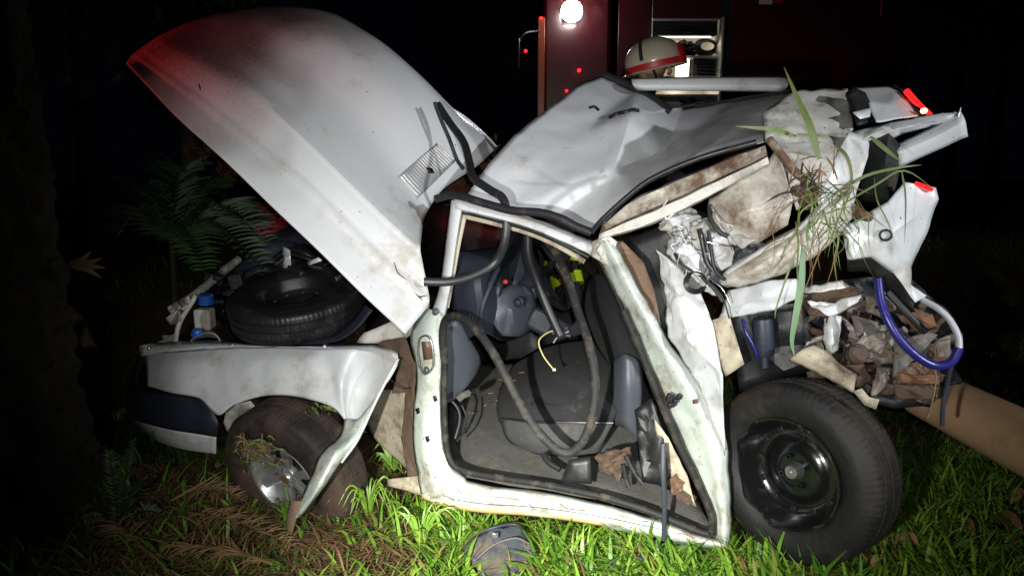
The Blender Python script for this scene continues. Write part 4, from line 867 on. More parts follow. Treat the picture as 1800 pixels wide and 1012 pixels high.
# driver's seat
seat = bpy.data.objects.new('front_seat', None); C.objects.link(seat); seat.parent = car; seat.location = S(990,720,.6)-root_loc(car)
sheet('seat_cushion', [[S(905,640,.75),S(960,610,.8),S(1030,598,.8),S(1085,610,.75)],[S(880,690,.5),S(945,660,.45),S(1020,648,.45),S(1090,660,.45)],[S(876,725,.36),S(935,712,.28),S(1010,708,.27),S(1085,715,.3)],[S(888,752,.34),S(940,742,.24),S(1010,742,.24),S(1075,745,.28)]], M['cloth'], seat, nu=6, nv=6, solid=.02)
sheet('seat_side', [[S(880,732,.34),S(940,741,.235),S(1010,742,.235),S(1078,742,.27)],[S(892,770,.32),S(940,775,.22),S(1010,778,.22),S(1060,775,.26)],[S(925,792,.34),S(950,797,.27),S(1010,800,.27),S(1050,797,.3)]], M['clothlight'], seat, nu=5, nv=4, solid=.01)
sheet('seat_back', [[S(1040,485,.75),S(1075,490,.6),S(1110,520,.5)],[S(1030,540,.65),S(1070,540,.42),S(1115,560,.4)],[S(1050,600,.6),S(1085,600,.36),S(1125,620,.35)],[S(1085,660,.5),S(1100,660,.34),S(1130,680,.33)],[S(1080,735,.4),S(1100,735,.32),S(1128,735,.32)]], M['cloth'], seat, nu=5, nv=5, solid=.03)
sheet('seat_bolster', [[S(1082,630,.34),S(1100,622,.28),S(1122,635,.3)],[S(1078,680,.33),S(1100,680,.25),S(1126,690,.28)],[S(1082,745,.33),S(1102,752,.27),S(1120,770,.3)]], M['dashlight'], seat, nu=5, nv=5, solid=.02)
tube('seat_piping', [S(880,733,.335),S(935,741,.225),S(1010,742,.225),S(1078,743,.262)], .005, M['rubber'], seat, n=6)
tube('seat_seam', [S(935,712,.265),S(950,680,.38),S(975,640,.6),S(990,612,.78)], .004, M['dark'], seat, n=6)
tube('seat_seam', [S(1045,712,.265),S(1050,680,.38),S(1052,640,.6),S(1048,602,.78)], .004, M['dark'], seat, n=6)
tube('seat_seam', [S(940,706,.26),S(975,712,.25),S(1010,716,.25),S(1025,720,.26)], .003, M['dark'], seat)
tube('seat_lever', [S(955,797,.1),S(965,812,.08),S(985,824,.07)], .012, M['rubber'], car)
tris('torn_foam_block', [S(1048,795,.12),S(1108,782,.1),S(1112,810,.08),S(1090,842,.06),S(1050,830,.08),S(1080,812,.02)], [(0,1,5),(1,2,5),(2,3,5),(3,4,5),(4,0,5)], M['mud'], car, cuts=3, amp=.012, scale=22)
for pts in (((1100,800),(1112,825),(1130,850)),((1095,815),(1100,838),(1105,855))):
    tube('seat_bracket', [S(x_,y_,.04) for x_,y_ in pts], .009, M['rubber'], car, rb=.006)
poly('black_mat', [S(1000,808,.03),S(1038,802,.05),S(1040,850,.03),S(985,846,.02)], M['rubber'], car, cuts=3, amp=.006, scale=20, solid=.006)
poly('rear_inner_trim', [S(1115,720,.06),S(1145,700,.06),S(1165,760,.04),S(1178,860,.03),S(1130,845,.04)], M['dark'], car, cuts=3, amp=.012, scale=12)
poly('inner_cream_panel', [S(1150,735,.05),S(1175,770,.03),S(1210,840,.03),S(1225,890,.02),S(1205,880,.04),S(1165,820,.05)], M['cream'], car, cuts=3, amp=.006, scale=14)
lump('rust_hinge', 1190, 850, .04, .025, .02, .03, M['rust'], .015, 30, 4)
lump('rust_hinge', 1205, 875, .03, .03, .02, .018, M['mud'], .012, 30, 6)
tube('seat_belt', [S(1166,780,-.05),S(1166,830,-.08),S(1168,880,-.09),S(1167,950,-.1)], .0085, M['dash'], car, rb=.002)
tube('belt_wire', [S(1160,815,.0),S(1166,850,-.05)], .006, M['dashlight'], car)
tube('belt_guide', [S(805,702,.05),S(815,694,.06),S(826,690,.08)], .013, M['carpet'], car, rb=.006)
tube('loose_cable', [S(795,705,.04),S(806,720,.05),S(808,740,.05),S(800,770,.04)], .005, M['dashlight'], car)
tube('loose_cable', [S(812,712,.05),S(820,735,.05),S(815,760,.05),S(803,775,.04)], .004, M['dark'], car)
poly('carpet_flap', [S(815,690,.12),S(835,680,.16),S(836,690,.15),S(818,702,.12)], M['dark'], car, cuts=1)
# door opening seals
sp_ = [(782,640),(780,700),(783,770),(793,812),(820,828),(870,838),(950,850),(1040,868),(1100,884),(1160,905),(1220,930),(1252,940)]
tube('door_seal', [S(x_,y_,-.035) for x_,y_ in sp_], .0135, M['seal'], car, rb=.012, n=10)
tube('door_seal', [S(x_,y_,-.06) for x_,y_ in ((1252,940),(1250,905),(1225,845),(1195,785),(1165,715),(1135,640),(1112,585),(1095,545))], .013, M['seal'], car, rb=.012, n=10)
tube('door_seal', [S(x_,y_,o_) for x_,y_,o_ in ((1095,545,.02),(1075,500,.04),(1055,460,.05),(1042,445,.05))], .006, M['seal'], car)
loose = [(782,640,-.035),(778,590,-.04),(784,562,-.05),(803,556,-.07),(828,570,-.09),(862,612,-.12),(895,672,-.14),(925,728,-.15),(955,768,-.15),(985,793,-.14),(1008,792,-.13),(1030,765,-.12),(1044,715,-.1),(1046,660,-.08),(1034,600,-.05),(1015,545,0),(998,490,.05),(975,440,.12),(950,412,.2),(935,408,.25)]
tube('door_seal', [S(*p_) for p_ in loose], .0155, M['seal'], car, rb=.007, n=10, k=7)
tube('loose_trim', [S(928,412,.22),S(930,450,.2),S(945,495,.17),S(962,540,.16),S(985,590,.16)], .018, M['rubber'], car, rb=.012)
# fragments strewn on the floor and seat
for i in range(36):
    x_ = rnd.uniform(810,1060); y_ = rnd.uniform(650,800); cc = S(x_, y_, .3+ (800-y_)/800)
    MB().box(cc, rnd.uniform(.006,.03), .002, .003, M=Matrix.Rotation(rnd.uniform(-1,1),3,'Y')).build('straw_bit', M['straw'], car)

# far side pillar and pale rail across the top
sheet('loose_roof_frame', [[P(1110,140,3.35),P(1200,138,3.33),P(1300,137,3.3),P(1383,136,3.28)],[P(1113,150,3.32),P(1200,150,3.3),P(1300,150,3.27),P(1385,150,3.24)],[P(1122,158,3.34),P(1200,158,3.32),P(1300,159,3.3),P(1375,160,3.27)]], M['white'], car, nu=5, nv=3, solid=.012)
tube('far_pillar', [P(1110,160,3.5),P(1160,190,3.5),P(1180,200,3.5)], .012, M['white'], car)

# ------------------------------------------------------------------ grass torn up and caught on the wreck
def blade_mesh(pts, w_, taper=True):
    pts = smooth_path([Vector(p_) for p_ in pts], 4); V = []; Fc = []
    L_ = len(pts)
    for i_2, p_ in enumerate(pts):
        t_ = (pts[min(L_-1,i_2+1)]-pts[max(0,i_2-1)]).normalized(); a_ = t_.cross((CAM-p_).normalized()).normalized()
        k_ = w_*(math.sin(min(1,(i_2/(L_-1))*2.5+.25)*math.pi/2)*(1-(i_2/(L_-1))**2.5)+.05)
        V += [p_-a_*k_, p_+(CAM-p_).normalized()*-.15*k_, p_+a_*k_]
    for i_2 in range(L_-1):
        for j_2 in (0,1): Fc.append((i_2*3+j_2,i_2*3+j_2+1,(i_2+1)*3+j_2+1,(i_2+1)*3+j_2))
    return V, Fc
tuft = thing('torn_grass_tuft', S(1440,330,-.2), 'tuft of torn green grass with long blades caught on the crushed rear of the car', 'grass tuft')
big = [([(1440,280,-.3),(1425,225,-.3),(1405,180,-.28),(1378,118,-.25)],.016*.6),([(1400,240,-.25),(1360,228,-.28),(1330,225,-.28),(1293,222,-.28)],.011*.6),([(1400,236,-.26),(1430,238,-.25),(1455,238,-.24)],.007*.6),
       ([(1468,255,-.28),(1488,275,-.3),(1497,310,-.3),(1490,340,-.28)],.008*.6),([(1530,240,-.25),(1560,265,-.26),(1585,285,-.25)],.010*.6),([(1460,345,-.22),(1520,310,-.25),(1580,295,-.24),(1620,290,-.22)],.007*.6),
       ([(1480,360,-.22),(1540,325,-.25),(1590,300,-.24),(1645,335,-.2)],.005*.6),([(1585,300,-.24),(1592,350,-.24),(1590,430,-.22)],.004*.6),([(1400,440,-.2),(1385,480,-.2),(1365,540,-.2),(1362,560,-.2)],.005*.6)]
for pts, w_ in big:
    V, Fc = blade_mesh([S(*p_) for p_ in pts], w_); obj('grass_blade', V, Fc, M['tuft'], tuft)
rg = random.Random(5)
for i in range(44):
    x0 = rg.gauss(1450,34); y0 = rg.uniform(310,420); L_ = rg.uniform(30,150)*rg.choice([1,1,.6]); dx = rg.gauss(-6,46)
    pts = [S(x0,y0,-.19),S(x0+dx*.5+rg.uniform(-14,14),y0+L_*.33,-.22-rg.random()*.05),S(x0+dx*.7+rg.uniform(-6,6),y0+L_*.66,-.22),S(x0+dx,y0+L_,-.2)]
    V, Fc = blade_mesh(pts, rg.uniform(.0008,.0026)); obj('grass_blade', V, Fc, M['tuft'] if rg.random() < .6 else M['straw'], tuft)
for i in range(34):
    x0 = rg.gauss(1430,30); y0 = rg.gauss(330,25); an = rg.uniform(0,6.28); L_ = rg.uniform(20,75)
    pts = [S(x0,y0,-.2),S(x0+math.cos(an)*L_*.5,y0+math.sin(an)*L_*.5-6,-.24),S(x0+math.cos(an)*L_,y0+math.sin(an)*L_,-.21)]
    V, Fc = blade_mesh(pts, rg.uniform(.001,.003)); obj('grass_stem', V, Fc, rg.choice([M['straw'],M['tuft'],M['dry'],M['bark']]), tuft)
lump('root_clod', 1415, 340, -.13, .03, .03, .035, M['mud'], .02, 25, 2, parent=tuft)
lump('root_clod', 1475, 375, -.12, .035, .025, .025, M['mud'], .02, 25, 8, parent=tuft)
st1 = thing('green_stalk', S(1400,560,-.15), 'thick pale green stalk hanging above the top of the black rear wheel', 'stalk')
V, Fc = blade_mesh([S(1412,430,-.2),S(1408,500,-.19),S(1398,560,-.18),S(1392,600,-.16),S(1397,628,-.14)], .010); obj('stalk', V, Fc, M['greenpipe'], st1)
st2 = thing('grass_sprig', P(460,790,2.66), 'sprig of grass and mud stuck in the front alloy wheel', 'grass sprig')
for i in range(60):
    x0 = rg.uniform(420,485); y0 = rg.uniform(772,826); an = rg.uniform(0,6.28); L_ = rg.uniform(8,30)
    V, Fc = blade_mesh([P(x0,y0,2.72),P(x0+math.cos(an)*L_*.5,y0+math.sin(an)*L_*.4-4,2.69),P(x0+math.cos(an)*L_,y0+math.sin(an)*L_*.7,2.70)], rg.uniform(.0015,.004)); obj('grass_blade', V, Fc, M['tuft'] if rg.random()<.5 else M['straw'], st2)
for i in range(14):
    x0 = rg.gauss(562,14); y0 = rg.gauss(718,6); an = rg.uniform(0,6.28); L_ = rg.uniform(8,22)
    V, Fc = blade_mesh([S(x0,y0,-.06),S(x0+math.cos(an)*L_*.5,y0+math.sin(an)*L_*.3-3,-.08),S(x0+math.cos(an)*L_,y0+math.sin(an)*L_*.5,-.06)], .004); obj('grass_blade', V, Fc, M['tuft'], st2)

# ------------------------------------------------------------------ things on the grass
def on_ground(px, py, dz=0):
    r_ = ray(px, py); s_ = 1.0
    for _ in range(60):
        p_ = CAM+r_*s_; dlt = p_.z-groundz(p_.x,p_.y)-dz
        s_ += dlt/max(.15,-r_.z)*.7
    return CAM+r_*s_
def gsheet(name, rows, mat_, label, cat, group=None, dz=.04, **kw):
    o_ = sheet(name, [[on_ground(x_,y_,dz+z_) for x_,y_,z_ in r_] for r_ in rows], mat_, None, **kw); return tag(o_, label, cat, group)
dbm = mat('muddy_grey_plastic', (.05,.058,.072), .45, dirt=(.16,.125,.09), dirt_amt=.47, dscale=7, bump=.1)
dpts = [on_ground(x_,y_,z_) for x_,y_,z_ in ((812,964,.04),(833,942,.08),(866,927,.11),(905,921,.11),(917,932,.10),(928,950,.08),(944,972,.06),(930,985,.05),(915,1006,.04),(880,1025,.03),(845,1020,.03),(838,998,.03),(822,985,.03))]
deb = poly('broken_plastic_debris', dpts, dbm, None, cuts=4, amp=.008, scale=9, solid=.005, ang=35); tag(deb, 'large curved grey plastic panel, muddy, lying on the grass before the sill', 'plastic debris')
tube('rim', dpts[:7], .006, M['navy'], deb)
tube('rib', [on_ground(834,985,.055), on_ground(866,958,.10), on_ground(905,945,.115), on_ground(930,955,.09)], .004, dbm, deb)
pc = on_ground(870,940,.12); bevel(MB().box(pc,.024,.012,.018).build('plastic_clip', M['chrome'], bpy.data.objects['broken_plastic_debris']), .003)
gsheet('plastic_fragment', [[(1065,985,.02),(1090,978,.04)],[(1068,1000,.01),(1095,994,.02)]], M['dashlight'], 'left of the two grey plastic fragments in the grass, the smaller one', 'plastic fragment', 'plastic fragments in the grass', nu=4, nv=4)
gsheet('plastic_fragment', [[(1098,982,.03),(1150,968,.04)],[(1102,998,.01),(1158,980,.02)]], M['dashlight'], 'right of the two grey plastic fragments in the grass, long and flat', 'plastic fragment', 'plastic fragments in the grass', nu=4, nv=4)
leafs = [((1278,985),(1305,1012),.045,'brown dry leaf lying at the sill corner left of the rear wheel'),((1345,1010),(1310,1000),.03,'brown dry leaf with its tip under the rear tyre'),((1585,950),(1615,958),.03,'flat brown dry leaf right beside the rear tyre'),((1695,915),(1715,945),.02,'small pale dry leaf standing in the lawn right of the tyre'),((1760,905),(1800,940),.035,'curled brown dry leaf at the right edge of the lawn'),((1530,1005),(1545,985),.03,'dry leaf under the bottom of the rear tyre'),((1780,880),(1800,870),.035,'reddish dry leaf against the shaded right edge below the post')]
for (x1,y1),(x2,y2),w_,lab in leafs:
    p1 = on_ground(x1,y1,.04); p2 = on_ground(x2,y2,.06); V, Fc = blade_mesh([p1,p1.lerp(p2,.5)+Vector((0,0,.03)),p2], w_*.5); o_ = obj('dry_leaf', V, Fc, M['dry'], None); tag(o_, lab, 'dry leaf', 'dry leaves on the lawn')
# clods of red soil by the front wheel
for i,(x_,y_,s_,lab) in enumerate(((440,930,.05,'clod of red soil left below the front wheel'),(560,955,.06,'clod of red soil right below the torn flap'),(590,975,.05,'clod of red soil lowest, at the edge of the bright grass'))):
    p_ = on_ground(x_,y_,0); bm = bmesh.new(); bmesh.ops.create_icosphere(bm, subdivisions=4, radius=1)
    V = [p_+Vector((v_.co.x*s_*1.3,v_.co.y*s_,v_.co.z*s_*.55))+v_.co*s_*.3*crump(v_.co*.1,18,i) for v_ in bm.verts]; bm.verts.index_update()
    tag(obj('soil_clod', V, [tuple(v_.index for v_ in f_.verts) for f_ in bm.faces], M['soil'], None), lab, 'soil clod', 'soil clods by the front wheel'); bm.free()
# broad grass plants
def plant(name, px, py, n_, L0, w0, label, seed, m_=None):
    r_ = random.Random(seed); b_ = on_ground(px,py,0); t_ = thing(name, b_, label, 'plant')
    for i in range(n_):
        an = r_.uniform(0,6.28); L_ = L0*r_.uniform(.6,1.1); ln = r_.uniform(.3,1.0); dd = Vector((math.cos(an),math.sin(an),0))
        V, Fc = blade_mesh([b_+dd*.01, b_+dd*L_*.25*ln+Vector((0,0,L_*.5)), b_+dd*L_*.6*ln+Vector((0,0,L_*.75)), b_+dd*L_*1.0*ln+Vector((0,0,L_*.7*(1-.5*ln)))], w0*r_.uniform(.7,1.1)); obj('leaf', V, Fc, m_ or M['grass'], t_)
plant('grass_plant', 648, 905, 26, .22, .0045, 'tall broad bladed grass plant right of the front wheel', 3)
plant('grass_plant', 690, 830, 22, .17, .008, 'broad leaved green plant in the gap behind the front wheel', 4)
plant('grass_plant', 560, 900, 8, .13, .022, 'low round leaved green plant beside the foot of the torn flap', 8)
plant('grass_plant', 740, 960, 24, .20, .0045, 'tall grass plant left of the curved grey plastic panel', 11)
# fallen post
p1 = P(1626,690,2.50); p2 = P(1645,702,2.42); p3 = P(1900,826,1.75)
pt = thing('fallen_post', p2, 'thick tan round post lying behind the wreck at the right edge', 'post')
V, Fc = sweep([p1.lerp(p3, t_) for t_ in np.linspace(0,1,14)], .094, .094, 28); obj('shaft', V, Fc, M['post'], pt, ang=50)
dirp = (p3-p1).normalized(); 

# ------------------------------------------------------------------ plants on the left
tb = on_ground(20, 900); tree = thing('tree', tb, 'thick dark rough tree trunk at the left edge of the picture', 'tree')
def trunk(b_, h_, r0, r1, mat_, parent, name='trunk', segs=90, lean=(0,0), rough_=.05):
    V = []; Fc = []; nz_ = 110
    for i in range(nz_):
        t_ = i/(nz_-1); r_ = r0+(r1-r0)*t_+.10*math.exp(-t_*12)
        for s_ in range(segs):
            q__ = s_*2*math.pi/segs; p_ = Vector((math.cos(q__)*r_+lean[0]*t_, math.sin(q__)*r_+lean[1]*t_, h_*t_-.1))
            k_ = 1+rough_/r_*(crump(Vector((p_.x,p_.y,p_.z*.45)),8,2)+.6*crump(p_,22,4))*.9; V.append(b_+Vector((p_.x*k_ if lean==(0,0) else p_.x, p_.y*k_ if lean==(0,0) else p_.y, p_.z)))
    for i in range(nz_-1):
        for s_ in range(segs): Fc.append((i*segs+s_, i*segs+(s_+1)%segs, (i+1)*segs+(s_+1)%segs, (i+1)*segs+s_))
    return obj(name, V, Fc, mat_, parent, ang=60)
tb2 = P(10,900,3.1); tb2.z = groundz(tb2.x,tb2.y)
tree.location = tb2
trunk(tb2, 3.6, .34, .26, M['bark'], tree)
def crown(name, c_, rad, n_, size, mat_, parent, seed):
    r_ = np.random.default_rng(seed); V = []; Fc = []
    cl = r_.normal(size=(max(4,n_//60),3))*np.array(rad)*.55
    for i in range(n_):
        k_ = cl[r_.integers(len(cl))]; p_ = Vector(c_)+Vector(k_+r_.normal(size=3)*np.array(rad)*.22); a_ = Vector(r_.normal(size=3)).normalized(); b_ = a_.orthogonal().normalized(); s_ = size*r_.uniform(.5,1.2)
        j_ = len(V); V += [p_-a_*s_, p_+b_*s_*.35, p_+a_*s_, p_-b_*s_*.35]; Fc.append((j_,j_+1,j_+2,j_+3))
    return obj(name, V, Fc, mat_, parent, smooth=False)
crown('crown', tb2+Vector((0,.3,3.6)), (1.3,1.2,.6), 4000, .07, M['foliage'], tree, 3)
# ragged bark leaf bases with one pale dry leaf
for i in range(60):
    an = rg.uniform(-2.8,.3); z_ = rg.uniform(.2,1.9); rr3 = .31; b_ = tb2+Vector((math.cos(an)*rr3, math.sin(an)*rr3, z_)); dd = Vector((math.cos(an),math.sin(an),.8))
    V, Fc = blade_mesh([b_, b_+dd*.04, b_+dd*.08+Vector((0,0,-.01))], .012); obj('leaf_base', V, Fc, M['bark'], tree)
for L_, dz_ in ((.16,.03),(.17,-.01),(.15,-.05),(.12,.06)):
    b_ = P(120,465,2.8); V, Fc = blade_mesh([b_, b_+Vector((L_*.55,-.02,dz_*.3)), b_+Vector((L_,-.03,dz_))], .014); obj('dry_frond_tip', V, Fc, M['straw'], tree)
def frond(base, tip, sag, n_, ll, w_, parent, mat_, name='frond', jit=.12):
    base = Vector(base); tip = Vector(tip); md = base.lerp(tip,.5)+Vector((0,0,sag)); sp = smooth_path([base,md,tip], 14); fo = MB(); V, Fc = sweep(sp, .006, .006, 5, taper=lambda t_: 1-.7*t_); fo.add((V,Fc)); L_ = len(sp)
    for i in range(n_):
        t_ = .12+.88*i/n_; p_ = sp[min(L_-1,int(t_*(L_-1)))]; tg = (tip-base).normalized(); sd = tg.cross(Vector((0,0,1))).normalized()
        upv = sd.cross(tg).normalized()
        for s_ in (-1,1):
            l_ = ll*(math.sin(math.pi*(t_*.8+.15))*.8+.2); dr = (sd*s_*.8+tg*.55+upv*.25+Vector((rg.gauss(0,jit),rg.gauss(0,jit),rg.gauss(0,jit*.6)))).normalized(); l_ *= rg.uniform(.75,1.1)
            fo.add(blade_mesh([p_, p_+dr*l_*.5, p_+dr*l_+Vector((0,0,-.15*l_))], w_))
    return fo.build(name, mat_, parent, smooth=False)
pb_ = P(300,640,3.7); pb_.z = groundz(pb_.x,pb_.y)
palm = thing('palm_plant', pb_, 'dark green feather leaved palm behind the front of the car', 'palm')
cp_ = P(302,430,3.7); tube('stem', [pb_, pb_.lerp(cp_,.5)+Vector((.01,0,0)), cp_], .014, M['bark'], palm)
for tx,ty,dd,sg in ((465,470,3.1,.16),(475,430,3.3,.20),(470,395,3.6,.12),(400,330,4.0,.12),(200,420,3.9,.18),(230,350,3.8,.15),(330,300,3.4,.15),(360,480,3.0,.14)):
    frond(cp_, P(tx,ty,dd), sg, 60, .20, .0032, palm, M['palm'])
fb = P(205,880,2.75); fb.z = groundz(fb.x,fb.y)
fern = thing('fern', fb, 'small dark fern at the foot of the left tree trunk', 'fern')
for tx,ty in ((190,790),(235,770),(255,840),(130,830),(150,900),(280,900)):
    frond(fb, P(tx,ty,2.7), .05, 34, .06, .0025, fern, M['palm'])
# long dry stalk by the wheel
tag(obj('dry_stalk', *blade_mesh([on_ground(300,880,.06), on_ground(350,852,.09), on_ground(400,822,.12)], .006), M['straw'], None), 'long pale dry stalk lying left of the front wheel', 'stalk')
tag(obj('dry_stalk', *blade_mesh([on_ground(150,890,.05), on_ground(210,882,.08), on_ground(258,872,.08)], .005), M['straw'], None), 'thin dry stalk lying in front of the small dark fern', 'stalk')
# dead palm leaves on the soil
for i,(x1,y1,x2,y2,lab) in enumerate(((250,960,150,890,'dead brown palm leaf lying in front of the tree trunk'),(330,900,520,960,'dead brown palm leaf lying below the front wheel'),(480,990,300,960,'dead brown palm leaf at the bottom left of the picture'),(330,860,430,880,'short dead brown palm leaf tucked left of the front tyre'))):
    b_ = on_ground(x1,y1,.05); t_ = thing('dead_palm_leaf', b_, lab, 'palm leaf', 'dead palm leaves on the soil'); frond(b_, on_ground(x2,y2,.06), .03, 40, .12, .0022, t_, M['straw'], jit=.35)
# red and orange things beyond the hood
def blob(name, c_, r_, mat_, label, cat, amp=.15, scale=3, seed=1):
    bm = bmesh.new(); bmesh.ops.create_icosphere(bm, subdivisions=4, radius=1); V = [Vector(c_)+Vector((v_.co.x*r_[0],v_.co.y*r_[1],v_.co.z*r_[2]))*(1+amp*crump(v_.co,scale,seed)) for v_ in bm.verts]; bm.verts.index_update()
    o_ = obj(name, V, [tuple(v_.index for v_ in f_.verts) for f_ in bm.faces], mat_, None); bm.free(); return tag(o_, label, cat)
blob('red_bag', P(472,385,4.6), (.12,.1,.12), M['redcloth'], 'dark red rounded bag beyond the engine bay, half hidden by the hood', 'bag')
bsh = thing('bush', P(800,470,4.9), 'brownish orange lit bush seen in the gap between hood and roof', 'bush')
crown('foliage', P(805,325,4.9), (.24,.2,.26), 1500, .04, M['dry'], bsh, 8); tube('stem', [P(800,470,4.9), P(798,400,4.9), P(800,340,4.9)], .02, M['bark'], bsh)
bs2 = thing('bush', P(390,420,5.4), 'orange brown lit shrub just left of the raised hood edge', 'bush')
crown('foliage', P(392,295,5.4), (.18,.2,.15), 500, .04, M['dry'], bs2, 9); tube('stem', [P(395,420,5.4), P(392,350,5.4), P(392,300,5.4)], .02, M['bark'], bs2)
for i,(x_,d_,h_,lab) in enumerate(((1740,11,4.0,'dark bushy tree far off at the right edge behind the tan post'),(1665,15,5.5,'dark tall tree far off right of the fire truck'),(860,16,5,'dark distant tree in the gap left of the fire truck'),(150,7.5,4.2,'dark leafy tree faintly lit red behind the hood at far left'),(330,9,4.6,'dark leafy tree rising behind the top of the hood'))):
    b_ = P(x_,300,d_); b_.z = groundz(b_.x,b_.y); t_ = thing('tree', b_, lab, 'tree', 'trees in the dark'); trunk(b_, h_-1, .12, .06, M['bark'], t_, segs=16, lean=(.05,.02)); crown('crown', b_+Vector((0,0,h_-.9)), (1.2,1.0,.8), 3500, .09, M['foliage'], t_, 20+i)

# ------------------------------------------------------------------ fire truck
TY = 7.6
def T(px, py, d=TY): return P(px, py, d)
tr0 = T(1200, 330); trb = groundz(tr0.x, TY)
truck = thing('fire_truck', (tr0.x, TY+1, trb), 'dark red fire truck at night with an open lit equipment locker', 'fire truck')
def tbox(name, x1, y1, x2, y2, d, depth, mat_, parent=truck, bev=.02):
    p_, q__ = T(x1,y2,d), T(x2,y1,d); o_ = MB().box(((p_.x+q__.x)/2, d+depth/2, (p_.z+q__.z)/2), abs(q__.x-p_.x), depth, abs(q__.z-p_.z)).build(name, mat_, parent)
    return bevel(o_, bev) if bev else o_
L_, Rr_ = 950, 1640
tbox('cab', 952, -60, 1078, 330, TY, 2.2, M['truck'], bev=.05)
tbox('body_panel', 1080, -90, 1146, 330, TY, .03, M['truck'], bev=.006)
tbox('body_panel', 1272, -60, 1610, 330, TY, .03, M['truck'], bev=.006)
tbox('body_panel', 1146, -90, 1272, 34, TY, .03, M['truck'], bev=.006)
tbox('roof_deck', 1080, -110, 1610, -92, TY, 2.2, M['truck'])
tbox('body_back', 1080, -90, 1610, 330, TY+.75, 1.4, M['truckdark'])
tbox('locker_frame', 1141, 30, 1147, 260, TY-.03, .8, M['shelf'], bev=.004)
tbox('locker_frame', 1263, 30, 1270, 260, TY-.03, .8, M['shelf'], bev=.004)
tbox('roller_shutter', 1148, 36, 1262, 62, TY-.01, .1, M['truckdark'], bev=.004)
for yy in (41, 47, 53): tbox('shutter_slat', 1149, yy, 1261, yy+4.5, TY-.03, .015, M['truckdark'], bev=.003)
tbox('locker_lip', 1148, 33, 1262, 37, TY-.05, .04, M['shelf'], bev=.004)
tbox('locker_back', 1147, 62, 1263, 250, TY+.62, .02, M['shelf'], bev=0)
tbox('locker_shelf', 1147, 98, 1263, 102, TY+.05, .55, M['shelf'], bev=0)
tbox('locker_shelf', 1147, 134, 1263, 138, TY+.05, .55, M['shelf'], bev=0)
tbox('locker_shelf', 1147, 166, 1263, 170, TY+.0, .6, M['shelf'], bev=0)
tbox('locker_divider', 1218, 102, 1221, 134, TY+.05, .55, M['truckdark'], bev=0)
tbox('locker_lamp', 1158, 63, 1250, 66, TY+.06, .03, M['warm_led'], bev=0)
lampb = tbox('locker_lamp', 1188, 104, 1212, 134, TY+.03, .04, M['white_led'], bev=.01)
lampb.data.materials.clear(); lampb.data.materials.append(mat('lit_lantern', (1,.9,.7), .3, emit=(1,.88,.65), estr=7))
lp = lamp('locker_light', 'POINT', T(1215,80,TY+.25), 4.5, (1,.87,.68), size=.05)
lp2 = lamp('lower_locker_light', 'POINT', T(1210,152,TY+.25), 2.5, (1,.87,.68), size=.05)
tbox('corner_reflector', 945, 30, 958, 205, TY-.03, .05, M['reflector_glow'], bev=.006)
mr = tube('mirror_arm', [T(948,55,TY-.1),T(925,58,TY-.3),T(912,70,TY-.35)], .012, M['truckdark'], truck)
tbox('side_mirror', 908, 66, 914, 122, TY-.4, .05, M['truck'], bev=.02)
for (x_,y_,m_,r_) in ((924,90,'red_led',.018),(1018,124,'red_led',.02),(996,160,'red_led',.016),(1346,2,'white_led',0),(951,32,'red_led',.015),(1555,16,'red_led',0)):
    if r_:
        V, Fc = lathe([(0,.02),(r_*.8,.015),(r_,0)], T(x_,y_,TY-.06), Vector((0,-1,0)), 12); obj('marker_lamp', V, Fc, M[m_], truck)
tbox('reflective_stripe', 1335, -2, 1358, 8, TY-.012, .01, M['tape'], bev=0)
tbox('reflective_stripe', 1359, -2, 1376, 6, TY-.012, .01, M['redband'], bev=0)
tbox('grab_rail', 1548, 0, 1553, 30, TY-.04, .03, M['redband'], bev=.01)
# floodlight on its mast
fp = T(1005,20,TY-.15); fl_ = MB().box(fp+Vector((0,.06,0)), .18, .08, .16).build('floodlight', M['truckdark'], truck)
V, Fc = lathe([(0,.05),(.07,.045),(.11,.0)], fp, Vector((-.1,-1,-.15)), 24); obj('lens', V, Fc, M['white_led'], fl_)
V, Fc = lathe([(0,.05),(.03,.04),(.04,0),(.03,-.03),(0,-.03)], T(1030,15,TY-.1), Vector((0,0,1)), 18); obj('blue_beacon', V, Fc, M['blue_led'], truck)
tube('mast', [T(1006,40,TY+.0),T(1006,25,TY)], .02, M['truckdark'], truck)
lamp('floodlight_beam', 'POINT', fp+Vector((-.05,-.22,-.02)), 2.5, (1,.95,.9), size=.06)
for x_ in (1010, 1500):
    cw = T(x_,330,TY+.2); cw.z = trb+.5; wt = bpy.data.objects.new('road_wheel', None); C.objects.link(wt); wt.parent = truck; wt.location = cw-root_loc(truck)
    tyre('tyre', cw, Vector((0,-1,0)), .5, .28, .29, M['tyre'], wt); V, Fc = lathe([(.29,.1),(.25,.06),(.1,.04),(.08,.1),(0,.1)], cw, Vector((0,-1,0)), 32); obj('rim', V, Fc, M['steel'], wt)
V, Fc = lathe([(0,.05),(.04,.04),(.05,0),(0,-.01)], T(1008,-2,TY-.1), Vector((0,0,1)), 18); obj('green_beacon', V, Fc, mat('lit_green_beacon', (.05,.5,.35), .3, emit=(.15,1,.7), estr=2), truck)
